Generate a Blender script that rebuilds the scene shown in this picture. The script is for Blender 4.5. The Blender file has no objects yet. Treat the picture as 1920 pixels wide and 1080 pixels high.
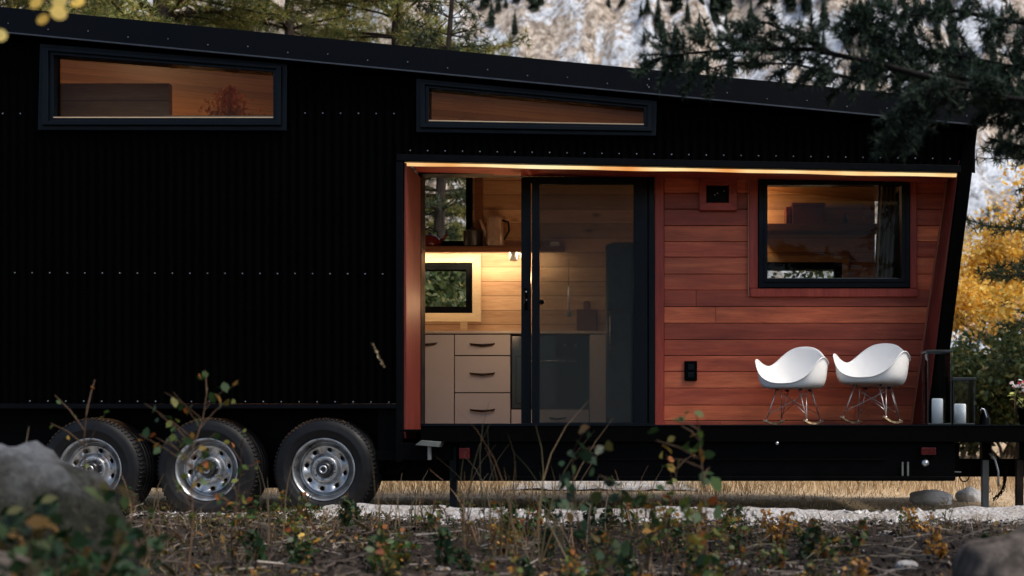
import bpy, math, random
import numpy as np
from mathutils import Vector, Matrix
R = math.radians
random.seed(7)
rng = np.random.default_rng(7)
scene = bpy.context.scene
C = scene.collection

# ------------------------------------------------------------------ camera numbers
CAMY, CAMZ, F = -8.0, 0.70, 2000.0
def X(px, d=0.0): return (px - 1250) * (d - CAMY) / F        # pixel column of the photograph at depth d -> metres
def Z(py, d=0.0): return CAMZ + (800 - py) * (d - CAMY) / F
def P(px, py, d=0.0): return Vector((X(px, d), d, Z(py, d)))

# ------------------------------------------------------------------ object helpers
def link(o): C.objects.link(o); return o
def thing(name, label, cat, loc=(0, 0, 0), group=None, rotz=0):
    o = bpy.data.objects.new(name, None); link(o)
    o.empty_display_size = .1
    o.location = loc; o.rotation_euler = (0, 0, rotz)
    o['label'] = label; o['category'] = cat
    if group: o['group'] = group
    return o
def tag(o, label, cat, group=None):
    o['label'] = label; o['category'] = cat
    if group: o['group'] = group
    return o
def root_loc(o):
    while o.parent is not None: o = o.parent
    return Vector(o.location)
def copy_tree(o, parent=None):
    c = o.copy(); C.objects.link(c)
    if parent is not None: c.parent = parent
    for ch in list(o.children): copy_tree(ch, c)
    return c

class MB:
    def __init__(s): s.v = []; s.f = []; s.m = []
    def add(s, vs, fs, mi=0):
        b = len(s.v); s.v.extend([tuple(p) for p in vs])
        for f in fs: s.f.append(tuple(b + i for i in f)); s.m.append(mi)
    def hexa(s, p, mi=0):      # 8 points: bottom loop 0-3 ccw, top loop 4-7
        s.add(p, [(3, 2, 1, 0), (4, 5, 6, 7), (0, 1, 5, 4), (1, 2, 6, 5), (2, 3, 7, 6), (3, 0, 4, 7)], mi)
    def box(s, x0, x1, y0, y1, z0, z1, mi=0):
        s.hexa([(x0, y0, z0), (x1, y0, z0), (x1, y1, z0), (x0, y1, z0), (x0, y0, z1), (x1, y0, z1), (x1, y1, z1), (x0, y1, z1)], mi)
    def xz(s, q, y0, y1, mi=0):  # quad in the x-z plane (BL BR TR TL) extruded from y0 (near) to y1
        bl, br, tr, tl = q
        s.hexa([(bl[0], y0, bl[1]), (br[0], y0, br[1]), (br[0], y1, br[1]), (bl[0], y1, bl[1]),
                (tl[0], y0, tl[1]), (tr[0], y0, tr[1]), (tr[0], y1, tr[1]), (tl[0], y1, tl[1])], mi)
    def ring(s, o, i, y0, y1, mi=0):  # frame between outer quad o and inner quad i (BL BR TR TL)
        for k in range(4):
            a, b = k, (k + 1) % 4
            p = [o[a], o[b], i[b], i[a]]
            vs = [(q[0], y0, q[1]) for q in p] + [(q[0], y1, q[1]) for q in p]
            s.add(vs, [(0, 1, 2, 3), (7, 6, 5, 4), (0, 4, 5, 1), (2, 6, 7, 3)], mi)
    def tube(s, pts, rad, n=8, mi=0, cap=True):
        pts = [Vector(p) for p in pts]
        if not hasattr(rad, '__len__'): rad = [rad] * len(pts)
        rings = []; prev = None
        for k, p in enumerate(pts):
            t = (pts[min(k + 1, len(pts) - 1)] - pts[max(k - 1, 0)])
            if t.length < 1e-9: t = Vector((0, 0, 1))
            t.normalize()
            u = prev if prev is not None else (Vector((0, 0, 1)) if abs(t.z) < .9 else Vector((1, 0, 0)))
            u = (u - t * u.dot(t))
            if u.length < 1e-6: u = t.orthogonal()
            u.normalize(); prev = u; w = t.cross(u)
            rings.append([p + (u * math.cos(2 * math.pi * j / n) + w * math.sin(2 * math.pi * j / n)) * rad[k] for j in range(n)])
        vs = [q for r in rings for q in r]; fs = []
        for k in range(len(pts) - 1):
            for j in range(n):
                fs.append((k * n + j, k * n + (j + 1) % n, (k + 1) * n + (j + 1) % n, (k + 1) * n + j))
        if cap: fs.append(tuple(range(n - 1, -1, -1))); fs.append(tuple((len(pts) - 1) * n + j for j in range(n)))
        s.add(vs, fs, mi)
    def lathe(s, prof, n=48, axis='y', c=(0, 0, 0), mi=0, closed=False):  # prof: (radius, along-axis)
        vs = []
        for r, a in prof:
            for j in range(n):
                t = 2 * math.pi * j / n; ca, sa = r * math.cos(t), r * math.sin(t)
                vs.append((c[0] + ca, c[1] + a, c[2] + sa) if axis == 'y' else (c[0] + ca, c[1] + sa, c[2] + a))
        fs = []; m = len(prof)
        for k in range(m if closed else m - 1):
            k2 = (k + 1) % m
            for j in range(n):
                fs.append((k * n + j, k * n + (j + 1) % n, k2 * n + (j + 1) % n, k2 * n + j))
        s.add(vs, fs, mi)
    def build(s, name, mat, parent=None, smooth=False, bevel=0, local=False, recalc=True):
        me = bpy.data.meshes.new(name)
        off = Vector((0, 0, 0)) if (parent is None or local) else root_loc(parent)
        me.from_pydata([(p[0] - off[0], p[1] - off[1], p[2] - off[2]) for p in s.v], [], s.f)
        for m in (mat if isinstance(mat, (list, tuple)) else [mat]): me.materials.append(m)
        if any(s.m): me.polygons.foreach_set('material_index', s.m)
        if recalc:
            import bmesh
            bm = bmesh.new(); bm.from_mesh(me); bmesh.ops.recalc_face_normals(bm, faces=bm.faces); bm.to_mesh(me); bm.free()
        if smooth: me.polygons.foreach_set('use_smooth', [True] * len(me.polygons))
        o = bpy.data.objects.new(name, me); link(o)
        if parent is not None: o.parent = parent
        if bevel:
            b = o.modifiers.new('bevel', 'BEVEL'); b.width = bevel; b.segments = 2; b.limit_method = 'ANGLE'; b.angle_limit = R(40)
        return o
def tri_mesh(name, V, k, mat, parent=None, smooth=False):
    """V: (n*k,3) array, consecutive k vertices per face"""
    n = len(V) // k
    me = bpy.data.meshes.new(name)
    me.vertices.add(n * k); me.vertices.foreach_set('co', np.ascontiguousarray(V, dtype=np.float32).ravel())
    me.loops.add(n * k); me.loops.foreach_set('vertex_index', np.arange(n * k, dtype=np.int32))
    me.polygons.add(n); me.polygons.foreach_set('loop_start', np.arange(0, n * k, k, dtype=np.int32))
    me.update(calc_edges=True); me.validate()
    me.materials.append(mat)
    o = bpy.data.objects.new(name, me); link(o)
    if parent is not None: o.parent = parent
    return o
def grid_mesh(name, V, nu, nv, mat, smooth=True):
    """V (nv*nu,3) row-major"""
    me = bpy.data.meshes.new(name)
    i = np.arange(nv - 1)[:, None] * nu + np.arange(nu - 1)[None, :]
    q = np.stack([i, i + 1, i + nu + 1, i + nu], -1).reshape(-1, 4).astype(np.int32)
    me.vertices.add(len(V)); me.vertices.foreach_set('co', np.ascontiguousarray(V, dtype=np.float32).ravel())
    me.loops.add(q.size); me.loops.foreach_set('vertex_index', q.ravel())
    me.polygons.add(len(q)); me.polygons.foreach_set('loop_start', np.arange(0, q.size, 4, dtype=np.int32))
    me.update(calc_edges=True)
    if smooth: me.polygons.foreach_set('use_smooth', [True] * len(q))
    me.materials.append(mat)
    return link(bpy.data.objects.new(name, me))

# value noise
def _h(ix, iy, seed):
    n = (ix.astype(np.int64) * 374761393 + iy.astype(np.int64) * 668265263 + seed * 974648) & 0x7fffffff
    n = ((n ^ (n >> 13)) * 1274126177) & 0x7fffffff
    return ((n ^ (n >> 16)) & 0xffff) / 65535.0
def vnoise(x, y, seed=0):
    x = np.asarray(x, float); y = np.asarray(y, float)
    ix, iy = np.floor(x), np.floor(y); fx, fy = x - ix, y - iy
    fx = fx * fx * (3 - 2 * fx); fy = fy * fy * (3 - 2 * fy)
    a, b, c, d = _h(ix, iy, seed), _h(ix + 1, iy, seed), _h(ix, iy + 1, seed), _h(ix + 1, iy + 1, seed)
    return (a + (b - a) * fx) * (1 - fy) + (c + (d - c) * fx) * fy
def fbm(x, y, seed=0, oct=5, gain=.5):
    t = 0; a = 1; n = 0
    for k in range(oct):
        t = t + a * vnoise(x * 2 ** k, y * 2 ** k, seed + k * 17); n += a; a *= gain
    return t / n

# ------------------------------------------------------------------ materials
class NT:
    def __init__(s, name):
        s.mat = bpy.data.materials.new(name); s.mat.use_nodes = True
        s.n = s.mat.node_tree.nodes; s.l = s.mat.node_tree.links; s.n.clear()
        s.out = s.n.new('ShaderNodeOutputMaterial')
    def N(s, t, **kw):
        n = s.n.new(t)
        for k, v in kw.items(): setattr(n, k, v)
        return n
    def L(s, a, b): s.l.new(a, b)
    def pos(s, scale=(1, 1, 1), island=0):
        g = s.N('ShaderNodeNewGeometry'); m = s.N('ShaderNodeMapping'); m.inputs['Scale'].default_value = scale
        s.L(g.outputs['Position'], m.inputs['Vector'])
        if island:
            mu = s.N('ShaderNodeMath', operation='MULTIPLY'); mu.inputs[1].default_value = island
            s.L(g.outputs['Random Per Island'], mu.inputs[0]); cb = s.N('ShaderNodeCombineXYZ')
            s.L(mu.outputs[0], cb.inputs[0]); s.L(mu.outputs[0], cb.inputs[1]); s.L(cb.outputs[0], m.inputs['Location'])
        return m.outputs[0]
    def noise(s, vec, scale, detail=4, rough=.55, dist=0):
        n = s.N('ShaderNodeTexNoise'); n.inputs['Scale'].default_value = scale; n.inputs['Detail'].default_value = detail
        n.inputs['Roughness'].default_value = rough; n.inputs['Distortion'].default_value = dist
        if vec is not None: s.L(vec, n.inputs['Vector'])
        return n.outputs['Fac']
    def ramp(s, fac, stops, interp='LINEAR'):
        r = s.N('ShaderNodeValToRGB'); e = r.color_ramp; e.interpolation = interp
        while len(e.elements) < len(stops): e.elements.new(.5)
        for el, (p, c) in zip(e.elements, stops): el.position = p; el.color = (*c, 1) if len(c) == 3 else c
        s.L(fac, r.inputs[0]); return r.outputs[0]
    def mix(s, fac, a, b, mode='MIX'):
        m = s.N('ShaderNodeMix', data_type='RGBA', blend_type=mode)
        for sock, v in ((m.inputs[0], fac), (m.inputs[6], a), (m.inputs[7], b)):
            if isinstance(v, (int, float)): sock.default_value = v
            elif isinstance(v, tuple): sock.default_value = (*v, 1)
            else: s.L(v, sock)
        return m.outputs[2]
    def math(s, op, a, b=0.0):
        m = s.N('ShaderNodeMath', operation=op)
        for sock, v in ((m.inputs[0], a), (m.inputs[1], b)):
            if isinstance(v, (int, float)): sock.default_value = v
            else: s.L(v, sock)
        return m.outputs[0]
    def bump(s, h, strength=.3, dist=.01):
        b = s.N('ShaderNodeBump'); b.inputs['Strength'].default_value = strength; b.inputs['Distance'].default_value = dist
        s.L(h, b.inputs['Height']); return b.outputs[0]
    def pr(s, color, rough=.5, metal=0, spec=.5, normal=None, coat=0, trans=0):
        p = s.N('ShaderNodeBsdfPrincipled')
        for k, v in (('Base Color', color), ('Roughness', rough), ('Metallic', metal), ('Specular IOR Level', spec), ('Coat Weight', coat)):
            if isinstance(v, (int, float)): p.inputs[k].default_value = v
            elif isinstance(v, tuple): p.inputs[k].default_value = (*v, 1)
            else: s.L(v, p.inputs[k])
        if normal is not None: s.L(normal, p.inputs['Normal'])
        return p
    def fin(s, sh): s.L(sh.outputs[0] if hasattr(sh, 'outputs') else sh, s.out.inputs[0]); return s.mat

def simple(name, col, rough=.5, metal=0, spec=.5, var=.35, nscale=9, bump=.0, bscale=120):
    t = NT(name); v = t.pos()
    n = t.noise(v, nscale, 5)
    c = t.ramp(n, [(.25, tuple(x * (1 - var) for x in col)), (.75, tuple(min(1, x * (1 + var)) for x in col))])
    r = t.ramp(n, [(.3, (max(.03, rough - .1),) * 3), (.7, (min(1, rough + .12),) * 3)])
    nm = t.bump(t.noise(v, bscale, 3), bump, .004) if bump else None
    return t.fin(t.pr(c, r, metal, spec, nm))

def wood(name, dark, mid, light, axis='x', island=7.0, rough=.55, groove=0, knots=0, spread=(.55, 1.35)):
    t = NT(name)
    sc = {'x': (1.6, 18, 18), 'z': (18, 18, 1.6), 'y': (18, 1.6, 18)}[axis]
    v = t.pos(sc, island)
    n1 = t.noise(v, 1.0, 6, .6, .6); n2 = t.noise(v, 5.0, 3, .6)
    c = t.ramp(n1, [(.25, dark), (.5, mid), (.75, light)])
    c = t.mix(.35, c, t.ramp(n2, [(.3, dark), (.7, light)]))
    geo = t.N('ShaderNodeNewGeometry')
    hgt = n2
    if groove:
        sx = t.N('ShaderNodeSeparateXYZ'); t.L(geo.outputs['Position'], sx.inputs[0])
        q = t.math('DIVIDE', sx.outputs['Z' if groove > 0 else 'Y'], abs(groove))
        fl = t.math('FLOOR', q); fr = t.math('SUBTRACT', q, fl)
        wn = t.N('ShaderNodeTexWhiteNoise', noise_dimensions='1D'); t.L(fl, wn.inputs['W'])
        c = t.mix(1.0, c, t.ramp(wn.outputs['Value'], [(0, (.74, .70, .66)), (1, (1.12, 1.12, 1.12))]), 'MULTIPLY')
        edge = t.math('MINIMUM', fr, t.math('SUBTRACT', 1.0, fr))
        g = t.ramp(edge, [(0, (.16, .13, .1)), (.035, (1, 1, 1))])
        c = t.mix(1.0, c, g, 'MULTIPLY')
    elif island:
        b = t.ramp(geo.outputs['Random Per Island'], [(0, (spread[0],) * 3), (.8, (1, 1, 1)), (1, (spread[1], spread[1] * 1.12, spread[1] * 1.12))])
        c = t.mix(1.0, c, b, 'MULTIPLY')
    if knots:
        vo = t.N('ShaderNodeTexVoronoi'); vo.inputs['Scale'].default_value = knots
        t.L(t.pos((.8, 1, 1.6)), vo.inputs['Vector'])
        c = t.mix(t.ramp(vo.outputs['Distance'], [(.04, (1, 1, 1)), (.11, (0, 0, 0))]), c, tuple(x * .45 for x in dark))
    return t.fin(t.pr(c, rough, 0, .35, t.bump(hgt, .25, .003)))

def leafmat(name, stops, rough=.55, trans=.35, dark=.0):
    t = NT(name); g = t.N('ShaderNodeNewGeometry')
    c = t.ramp(g.outputs['Random Per Island'], stops)
    n = t.noise(t.pos(), 1.4, 3)
    c = t.mix(1.0, c, t.ramp(n, [(.3, (.55, .55, .55)), (.7, (1.25, 1.25, 1.25))]), 'MULTIPLY')
    p = t.pr(c, rough, 0, .35)
    tr = t.N('ShaderNodeBsdfTranslucent'); t.L(c, tr.inputs['Color'])
    m = t.N('ShaderNodeMixShader'); m.inputs[0].default_value = trans
    t.L(p.outputs[0], m.inputs[1]); t.L(tr.outputs[0], m.inputs[2])
    return t.fin(m)

def glassmat(name, tint=(1, 1, 1), refl=1.45, gcol=(1, 1, 1)):
    t = NT(name)
    tr = t.N('ShaderNodeBsdfTransparent'); tr.inputs[0].default_value = (*tint, 1)
    gl = t.N('ShaderNodeBsdfGlossy'); gl.inputs['Roughness'].default_value = .015; gl.inputs['Color'].default_value = (*gcol, 1)
    t.L(t.bump(t.noise(t.pos(), 2.2, 2), .02, .02), gl.inputs['Normal'])
    fr = t.N('ShaderNodeFresnel'); fr.inputs[0].default_value = refl
    m = t.N('ShaderNodeMixShader'); t.L(fr.outputs[0], m.inputs[0]); t.L(tr.outputs[0], m.inputs[1]); t.L(gl.outputs[0], m.inputs[2])
    return t.fin(m)

def emit(name, col, strength, wav=0):
    t = NT(name); e = t.N('ShaderNodeEmission'); e.inputs['Strength'].default_value = strength
    if wav:
        n = t.noise(t.pos((.9, 1, 1)), 1.6, 2)
        t.L(t.ramp(n, [(.35, (col[0] * .8, col[1] * .45, col[2] * .25)), (.55, col), (.75, (1, .9, .55))]), e.inputs[0])
    else: e.inputs[0].default_value = (*col, 1)
    return t.fin(e)

M = {}
M['siding'] = simple('black_siding_metal', (.0005, .00055, .0007), .6, 0, .012, .5, 3)
M['fascia'] = simple('black_flashing_metal', (.0016, .0020, .0034), .40, 0, .085, .3, 2)
M['trimblack'] = simple('black_trim_metal', (.0014, .0017, .0023), .4, 0, .07)
M['navy'] = simple('dark_blue_grey_frame', (.0022, .0043, .0068), .36, 0, .13, .2, 6)
M['deckblack'] = simple('black_stained_timber', (.0010, .0010, .0012), .7, 0, .03, .4, 12, .3)
M['steelblack'] = simple('black_painted_steel', (.0010, .0011, .0014), .5, 0, .04, .4, 8, .15)
M['drip'] = simple('drip_edge_highlight', (.045, .05, .06), .4, .3, .4)  # lighter than the fascia: the lip's sky highlight is put into the colour
M['screw'] = simple('zinc_screw', (.22, .23, .25), .4, .6, .5)
t = NT('cedar_boards')
v = t.pos((1.3, 14, 14), 11.0); n1 = t.noise(v, 1.0, 6, .62, .8); n2 = t.noise(t.pos((1.0, 30, 30), 11.0), 5.0, 5, .7); n4 = t.noise(t.pos((.6, 1, 2)), 2.2, 4)
c = t.mix(.4, t.ramp(n1, [(.28, (.20, .027, .013)), (.5, (.43, .074, .034)), (.72, (.68, .17, .078))]), t.ramp(n2, [(.3, (.17, .026, .013)), (.7, (.66, .155, .07))]))
g = t.N('ShaderNodeNewGeometry'); sx = t.N('ShaderNodeSeparateXYZ'); t.L(g.outputs['Position'], sx.inputs[0])
row = t.math('FLOOR', t.math('DIVIDE', t.math('SUBTRACT', sx.outputs['Z'], Z(789, .5)), 30.4 * .00425))
wn = t.N('ShaderNodeTexWhiteNoise', noise_dimensions='1D'); t.L(t.math('ADD', row, 23.37), wn.inputs['W'])
c = t.mix(1.0, c, t.ramp(wn.outputs['Value'], [(0, (.62, .52, .55)), (.35, (.92, .82, .84)), (.7, (1.18, 1.12, 1.08)), (1, (1.45, 1.7, 1.45))]), 'MULTIPLY')
c = t.mix(1.0, c, t.ramp(g.outputs['Random Per Island'], [(0, (.8, .78, .8)), (1, (1.18, 1.25, 1.15))]), 'MULTIPLY')
c = t.mix(t.math('COMPARE', row, 10.0), c, t.mix(1.0, c, (1.55, 2.3, 1.9), 'MULTIPLY')) if False else c
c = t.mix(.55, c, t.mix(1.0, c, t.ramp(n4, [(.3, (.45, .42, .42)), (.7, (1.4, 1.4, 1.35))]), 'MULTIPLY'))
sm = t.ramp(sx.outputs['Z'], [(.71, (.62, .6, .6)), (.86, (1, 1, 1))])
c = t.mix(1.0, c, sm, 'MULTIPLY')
M['cedar'] = t.fin(t.pr(c, t.ramp(n2, [(.3, (.38,) * 3), (.7, (.6,) * 3)]), 0, .4, t.bump(n2, .35, .004)))
M['cedartrim'] = wood('cedar_trim', (.19, .021, .013), (.35, .042, .024), (.50, .09, .048), 'z', 5.0, .45, spread=(.85, 1.1))
M['cedartrimh'] = wood('cedar_trim_level', (.19, .021, .013), (.35, .042, .024), (.50, .09, .048), 'x', 5.0, .45, spread=(.85, 1.1))
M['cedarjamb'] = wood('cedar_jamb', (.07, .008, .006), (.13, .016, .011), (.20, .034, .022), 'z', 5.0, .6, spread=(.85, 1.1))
M['cedaredge'] = wood('cedar_pale_edge', (.3, .09, .05), (.38, .13, .07), (.5, .2, .11), 'z', 5.0, .5)
M['pine'] = wood('pine_boards', (.36, .185, .09), (.55, .33, .18), (.68, .46, .28), 'x', 0, .5, .142, 2.3)
M['pineceil'] = wood('pine_ceiling', (.26, .115, .045), (.44, .21, .085), (.54, .28, .12), 'x', 0, .55, -.19, 1.4)
M['pinetrim'] = wood('pine_trim', (.48, .32, .17), (.64, .47, .28), (.72, .56, .36), 'x', 3.0, .45, spread=(.9, 1.1))
M['brownwood'] = wood('brown_shelf_wood', (.13, .05, .022), (.2, .082, .035), (.28, .12, .055), 'x', 3.0, .5)
M['paintgrey'] = simple('taupe_cabinet_paint', (.57, .52, .485), .42, 0, .4, .05, 3)
M['counter'] = simple('pale_countertop', (.55, .48, .40), .35, 0, .5, .08, 14)
M['bronze'] = simple('dark_bronze_handle', (.03, .016, .012), .35, .4, .5)
M['oven'] = simple('black_oven_enamel', (.008, .009, .011), .12, 0, .6)
M['fridge'] = simple('dark_blue_fridge_enamel', (.012, .022, .03), .3, 0, .5, .12)
M['steel'] = simple('galvanised_steel', (.45, .47, .5), .32, .9, .5, .3, 25, .1, 200)
M['rim'] = simple('silver_wheel_paint', (.40, .405, .41), .34, .95, .5, .5, 12, .12, 260)
M['plate'] = simple('pale_galvanised_plate', (.14, .145, .135), .5, .3, .4)
M['hub'] = simple('black_hub_cap', (.012, .012, .014), .3, 0, .5)
M['red'] = simple('red_marker_lens', (.055, .003, .004), .3, 0, .3)
M['white'] = simple('white_chair_plastic', (.88, .87, .845), .32, 0, .5, .02, 5)
M['wire'] = simple('bright_chair_wire', (.62, .56, .52), .3, .7, .5)
M['maple'] = wood('maple_runner', (.4, .26, .13), (.52, .36, .2), (.6, .44, .27), 'y', 3.0)
M['wax'] = simple('white_candle_wax', (.90, .91, .90), .5, 0, .4, .03)
M['lantern'] = simple('dark_lantern_metal', (.012, .016, .018), .4, .2, .5)
M['glass'] = glassmat('window_glass', (1, 1, 1), 1.2)
M['dglass'] = glassmat('dim_window_glass', (.72, .72, .70), 1.16)
M['lglass'] = glassmat('lantern_glass', (.985, .995, .995), 1.14)
t = NT('insect_screen'); tr = t.N('ShaderNodeBsdfTransparent'); tr.inputs[0].default_value = (.70, .72, .71, 1)
df = t.pr((.055, .062, .062), .7, 0, .2); mx = t.N('ShaderNodeMixShader'); mx.inputs[0].default_value = .30
t.L(tr.outputs[0], mx.inputs[1]); t.L(df.outputs[0], mx.inputs[2]); M['screen'] = t.fin(mx)
M['led'] = emit('warm_led', (1.0, .72, .34), 1.1, 1)
M['underled'] = emit('warm_under_shelf_led', (1.0, .80, .54), 72)
M['lamp'] = emit('warm_ceiling_bulb', (1.0, .62, .30), 12)
M['ceramic'] = simple('stoneware_jug_glaze', (.34, .24, .18), .3, 0, .5, .15)
M['kettle'] = simple('red_kettle_enamel', (.12, .012, .012), .25, 0, .6)
M['blackpot'] = simple('black_pot', (.012, .012, .013), .4)
M['redbox'] = simple('dark_red_box', (.10, .018, .016), .5)
M['curtain'] = simple('pale_curtain_cloth', (.30, .27, .22), .8)
M['dried'] = leafmat('dried_orange_leaves', [(0, (.75, .22, .03)), (1, (.95, .42, .08))], .5, .6)
# tyre with fine tread lines
t = NT('tyre_rubber'); v = t.pos(); g = t.N('ShaderNodeNewGeometry'); sz = t.N('ShaderNodeSeparateXYZ'); t.L(g.outputs['Position'], sz.inputs[0])
nd = t.noise(v, 11, 6, .7); base = t.ramp(t.noise(v, 14, 5), [(.3, (.0018, .002, .0028)), (.75, (.006, .0064, .008))])
dirt = t.ramp(t.math('ADD', t.math('MULTIPLY', sz.outputs['Z'], -1.1), nd), [(.12, (0, 0, 0)), (.62, (.85, .85, .85))])
M['tyre'] = t.fin(t.pr(t.mix(dirt, base, (.030, .024, .019)), t.ramp(t.noise(v, 9, 4), [(.3, (.42,) * 3), (.7, (.65,) * 3)]), 0, .24, t.bump(t.noise(v, 150, 3), .25, .003)))
# bark
def bark(name, a, b):
    t = NT(name); v = t.pos((1, 1, .25)); n = t.noise(v, 22, 6, .65)
    return t.fin(t.pr(t.ramp(n, [(.3, a), (.7, b)]), .9, 0, .2, t.bump(n, .8, .02)))
M['bark'] = bark('pine_bark', (.018, .013, .010), (.075, .055, .042))
M['barkdark'] = bark('dark_branch_bark', (.004, .0035, .003), (.014, .012, .010))
M['barkpale'] = bark('pale_aspen_bark', (.06, .05, .035), (.22, .19, .13))
M['stem'] = simple('brown_weed_stem', (.07, .042, .024), .8, 0, .2, .5, 30)
M['needle'] = leafmat('pine_needles', [(0, (.06, .085, .022)), (.45, (.20, .23, .06)), (.8, (.38, .36, .11)), (1, (.52, .33, .12))], .5, .3)
M['needledark'] = leafmat('dark_fir_needles', [(0, (.006, .014, .010)), (.6, (.019, .042, .024)), (1, (.05, .088, .046))], .7, .15)
M['needlegreen'] = leafmat('green_pine_needles', [(0, (.018, .032, .014)), (.6, (.045, .066, .026)), (1, (.09, .11, .04))], .5, .25)
M['yellow'] = leafmat('yellow_autumn_leaves', [(0, (.55, .24, .02)), (.4, (.88, .54, .07)), (1, (.95, .74, .24))], .5, .45)
M['shrubleaf'] = leafmat('shrub_leaves', [(0, (.035, .06, .018)), (.5, (.085, .125, .035)), (.85, (.16, .18, .06)), (1, (.28, .2, .05))], .5, .35)
M['weedleaf'] = leafmat('weed_leaves', [(0, (.02, .05, .015)), (.35, (.06, .12, .025)), (.65, (.17, .17, .035)), (.85, (.34, .17, .03)), (1, (.30, .07, .02))], .5, .35)
M['darkleaf'] = leafmat('dark_weed_leaves', [(0, (.008, .028, .010)), (.6, (.025, .06, .02)), (.9, (.07, .09, .025)), (1, (.22, .1, .02))], .5, .3)
M['rustleaf'] = leafmat('rust_weed_leaves', [(0, (.22, .08, .015)), (.5, (.42, .2, .03)), (1, (.55, .3, .05))], .5, .35)
M['straw'] = leafmat('dry_straw', [(0, (.36, .22, .11)), (.5, (.64, .47, .27)), (1, (.80, .66, .44))], .7, .3)
M['stalk'] = leafmat('grass_stalks', [(0, (.10, .09, .04)), (.5, (.2, .15, .08)), (.8, (.3, .16, .08)), (1, (.36, .3, .2))], .6, .25)
M['litter'] = leafmat('brown_leaf_litter', [(0, (.008, .006, .005)), (.45, (.024, .018, .014)), (.8, (.06, .043, .032)), (.96, (.13, .10, .08)), (1, (.26, .22, .18))], .8, .05)
M['fallen'] = leafmat('fallen_yellow_leaves', [(0, (.22, .09, .012)), (.6, (.46, .22, .03)), (1, (.5, .34, .08))], .6, .2)
M['cover'] = leafmat('ground_cover_leaves', [(0, (.02, .03, .01)), (.4, (.06, .075, .02)), (.7, (.16, .12, .03)), (.88, (.26, .11, .03)), (1, (.36, .2, .04))], .6, .25)
M['twig'] = leafmat('dry_twigs', [(0, (.02, .014, .010)), (.5, (.06, .043, .033)), (.85, (.14, .11, .09)), (1, (.32, .28, .24))], .8, .05)
M['petal'] = leafmat('red_white_petals', [(0, (.6, .03, .05)), (.45, (.65, .1, .12)), (.55, (.8, .75, .72)), (1, (.85, .82, .8))], .5, .3)
M['pale'] = simple('pale_flower_leaf', (.45, .45, .12), .5, 0, .3, .4, 20)
# stones
def stone(name, a, b, c, sc=3.0, b2=.6):
    t = NT(name); v = t.pos(); n = t.noise(v, sc, 8, .65); n2 = t.noise(v, sc * 7, 5, .6)
    col = t.mix(.4, t.ramp(n, [(.3, a), (.5, b), (.72, c)]), t.ramp(n2, [(.35, a), (.65, c)]))
    return t.fin(t.pr(col, .9, 0, .25, t.bump(n2, b2, .02)))
M['boulder'] = stone('grey_boulder_stone', (.012, .012, .014), (.05, .052, .058), (.20, .215, .24), 4.5, 1.0)
t = NT('boulder_painted_shade'); v = t.pos(); n = t.noise(v, 5, 8, .68); n2 = t.noise(v, 30, 5, .65); g = t.N('ShaderNodeNewGeometry'); sz = t.N('ShaderNodeSeparateXYZ'); t.L(g.outputs['Position'], sz.inputs[0])
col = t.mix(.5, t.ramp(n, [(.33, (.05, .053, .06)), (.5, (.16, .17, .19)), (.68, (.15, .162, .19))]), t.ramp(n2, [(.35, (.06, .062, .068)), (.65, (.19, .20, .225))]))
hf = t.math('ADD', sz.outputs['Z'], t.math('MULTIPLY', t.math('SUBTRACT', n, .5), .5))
col = t.mix(t.ramp(hf, [(.44, (1, 1, 1)), (.80, (0, 0, 0))]), col, t.ramp(n2, [(.35, (.006, .006, .005)), (.6, (.018, .019, .013)), (.75, (.045, .04, .03))]))  # pale top and dark foot: sky light and shade put into the colour
M['bouldershade'] = t.fin(t.pr(col, .9, 0, .2, t.bump(n2, .9, .02)))
M['palestone'] = stone('pale_granite', (.13, .12, .11), (.27, .25, .235), (.46, .45, .44), 9)
t = NT('pebble_stone'); g = t.N('ShaderNodeNewGeometry'); n = t.noise(t.pos(), 40, 4)
M['pebble'] = t.fin(t.pr(t.mix(.4, t.ramp(g.outputs['Random Per Island'], [(0, (.10, .09, .08)), (.4, (.36, .33, .30)), (.8, (.62, .60, .58)), (1, (.80, .80, .80))]), t.ramp(n, [(.3, (.2, .18, .16)), (.7, (.7, .69, .68))])), .9, 0, .2))
M['whitestone'] = stone('white_granite', (.45, .44, .43), (.68, .67, .66), (.85, .85, .86), 9)
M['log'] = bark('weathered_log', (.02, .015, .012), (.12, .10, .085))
# ground
def soil(t):
    v = t.pos(); n = t.noise(v, 1.1, 6, .6); n2 = t.noise(v, 16, 6, .7); n3 = t.noise(v, 60, 3, .7)
    c = t.mix(.6, t.ramp(n, [(.3, (.016, .012, .010)), (.7, (.05, .037, .029))]), t.ramp(n2, [(.3, (.009, .007, .006)), (.55, (.036, .027, .021)), (.72, (.10, .078, .062))]))
    return c, n2, n3, v
t = NT('forest_floor'); c, n2, n3, v = soil(t)
sx = t.N('ShaderNodeSeparateXYZ'); g = t.N('ShaderNodeNewGeometry'); t.L(g.outputs['Position'], sx.inputs[0])
wob = t.math('ADD', sx.outputs['Y'], t.math('MULTIPLY', t.math('SUBTRACT', t.noise(v, 1.7, 4), .5), 1.4))
tan = t.mix(.5, t.ramp(t.noise(v, 6, 6, .7), [(.3, (.26, .17, .09)), (.7, (.66, .50, .32))]), t.ramp(n3, [(.3, (.26, .18, .11)), (.7, (.66, .54, .38))]))
c = t.mix(t.ramp(t.math('MULTIPLY', t.math('ADD', wob, .7), 1.2), [(0, (0, 0, 0)), (1, (1, 1, 1))]), c, tan)
M['ground'] = t.fin(t.pr(c, .95, 0, .15, t.bump(n2, .9, .03)))
t = NT('pale_gravel'); v = t.pos(); n = t.noise(v, 30, 5, .7); n2 = t.noise(v, 3, 4)
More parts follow.
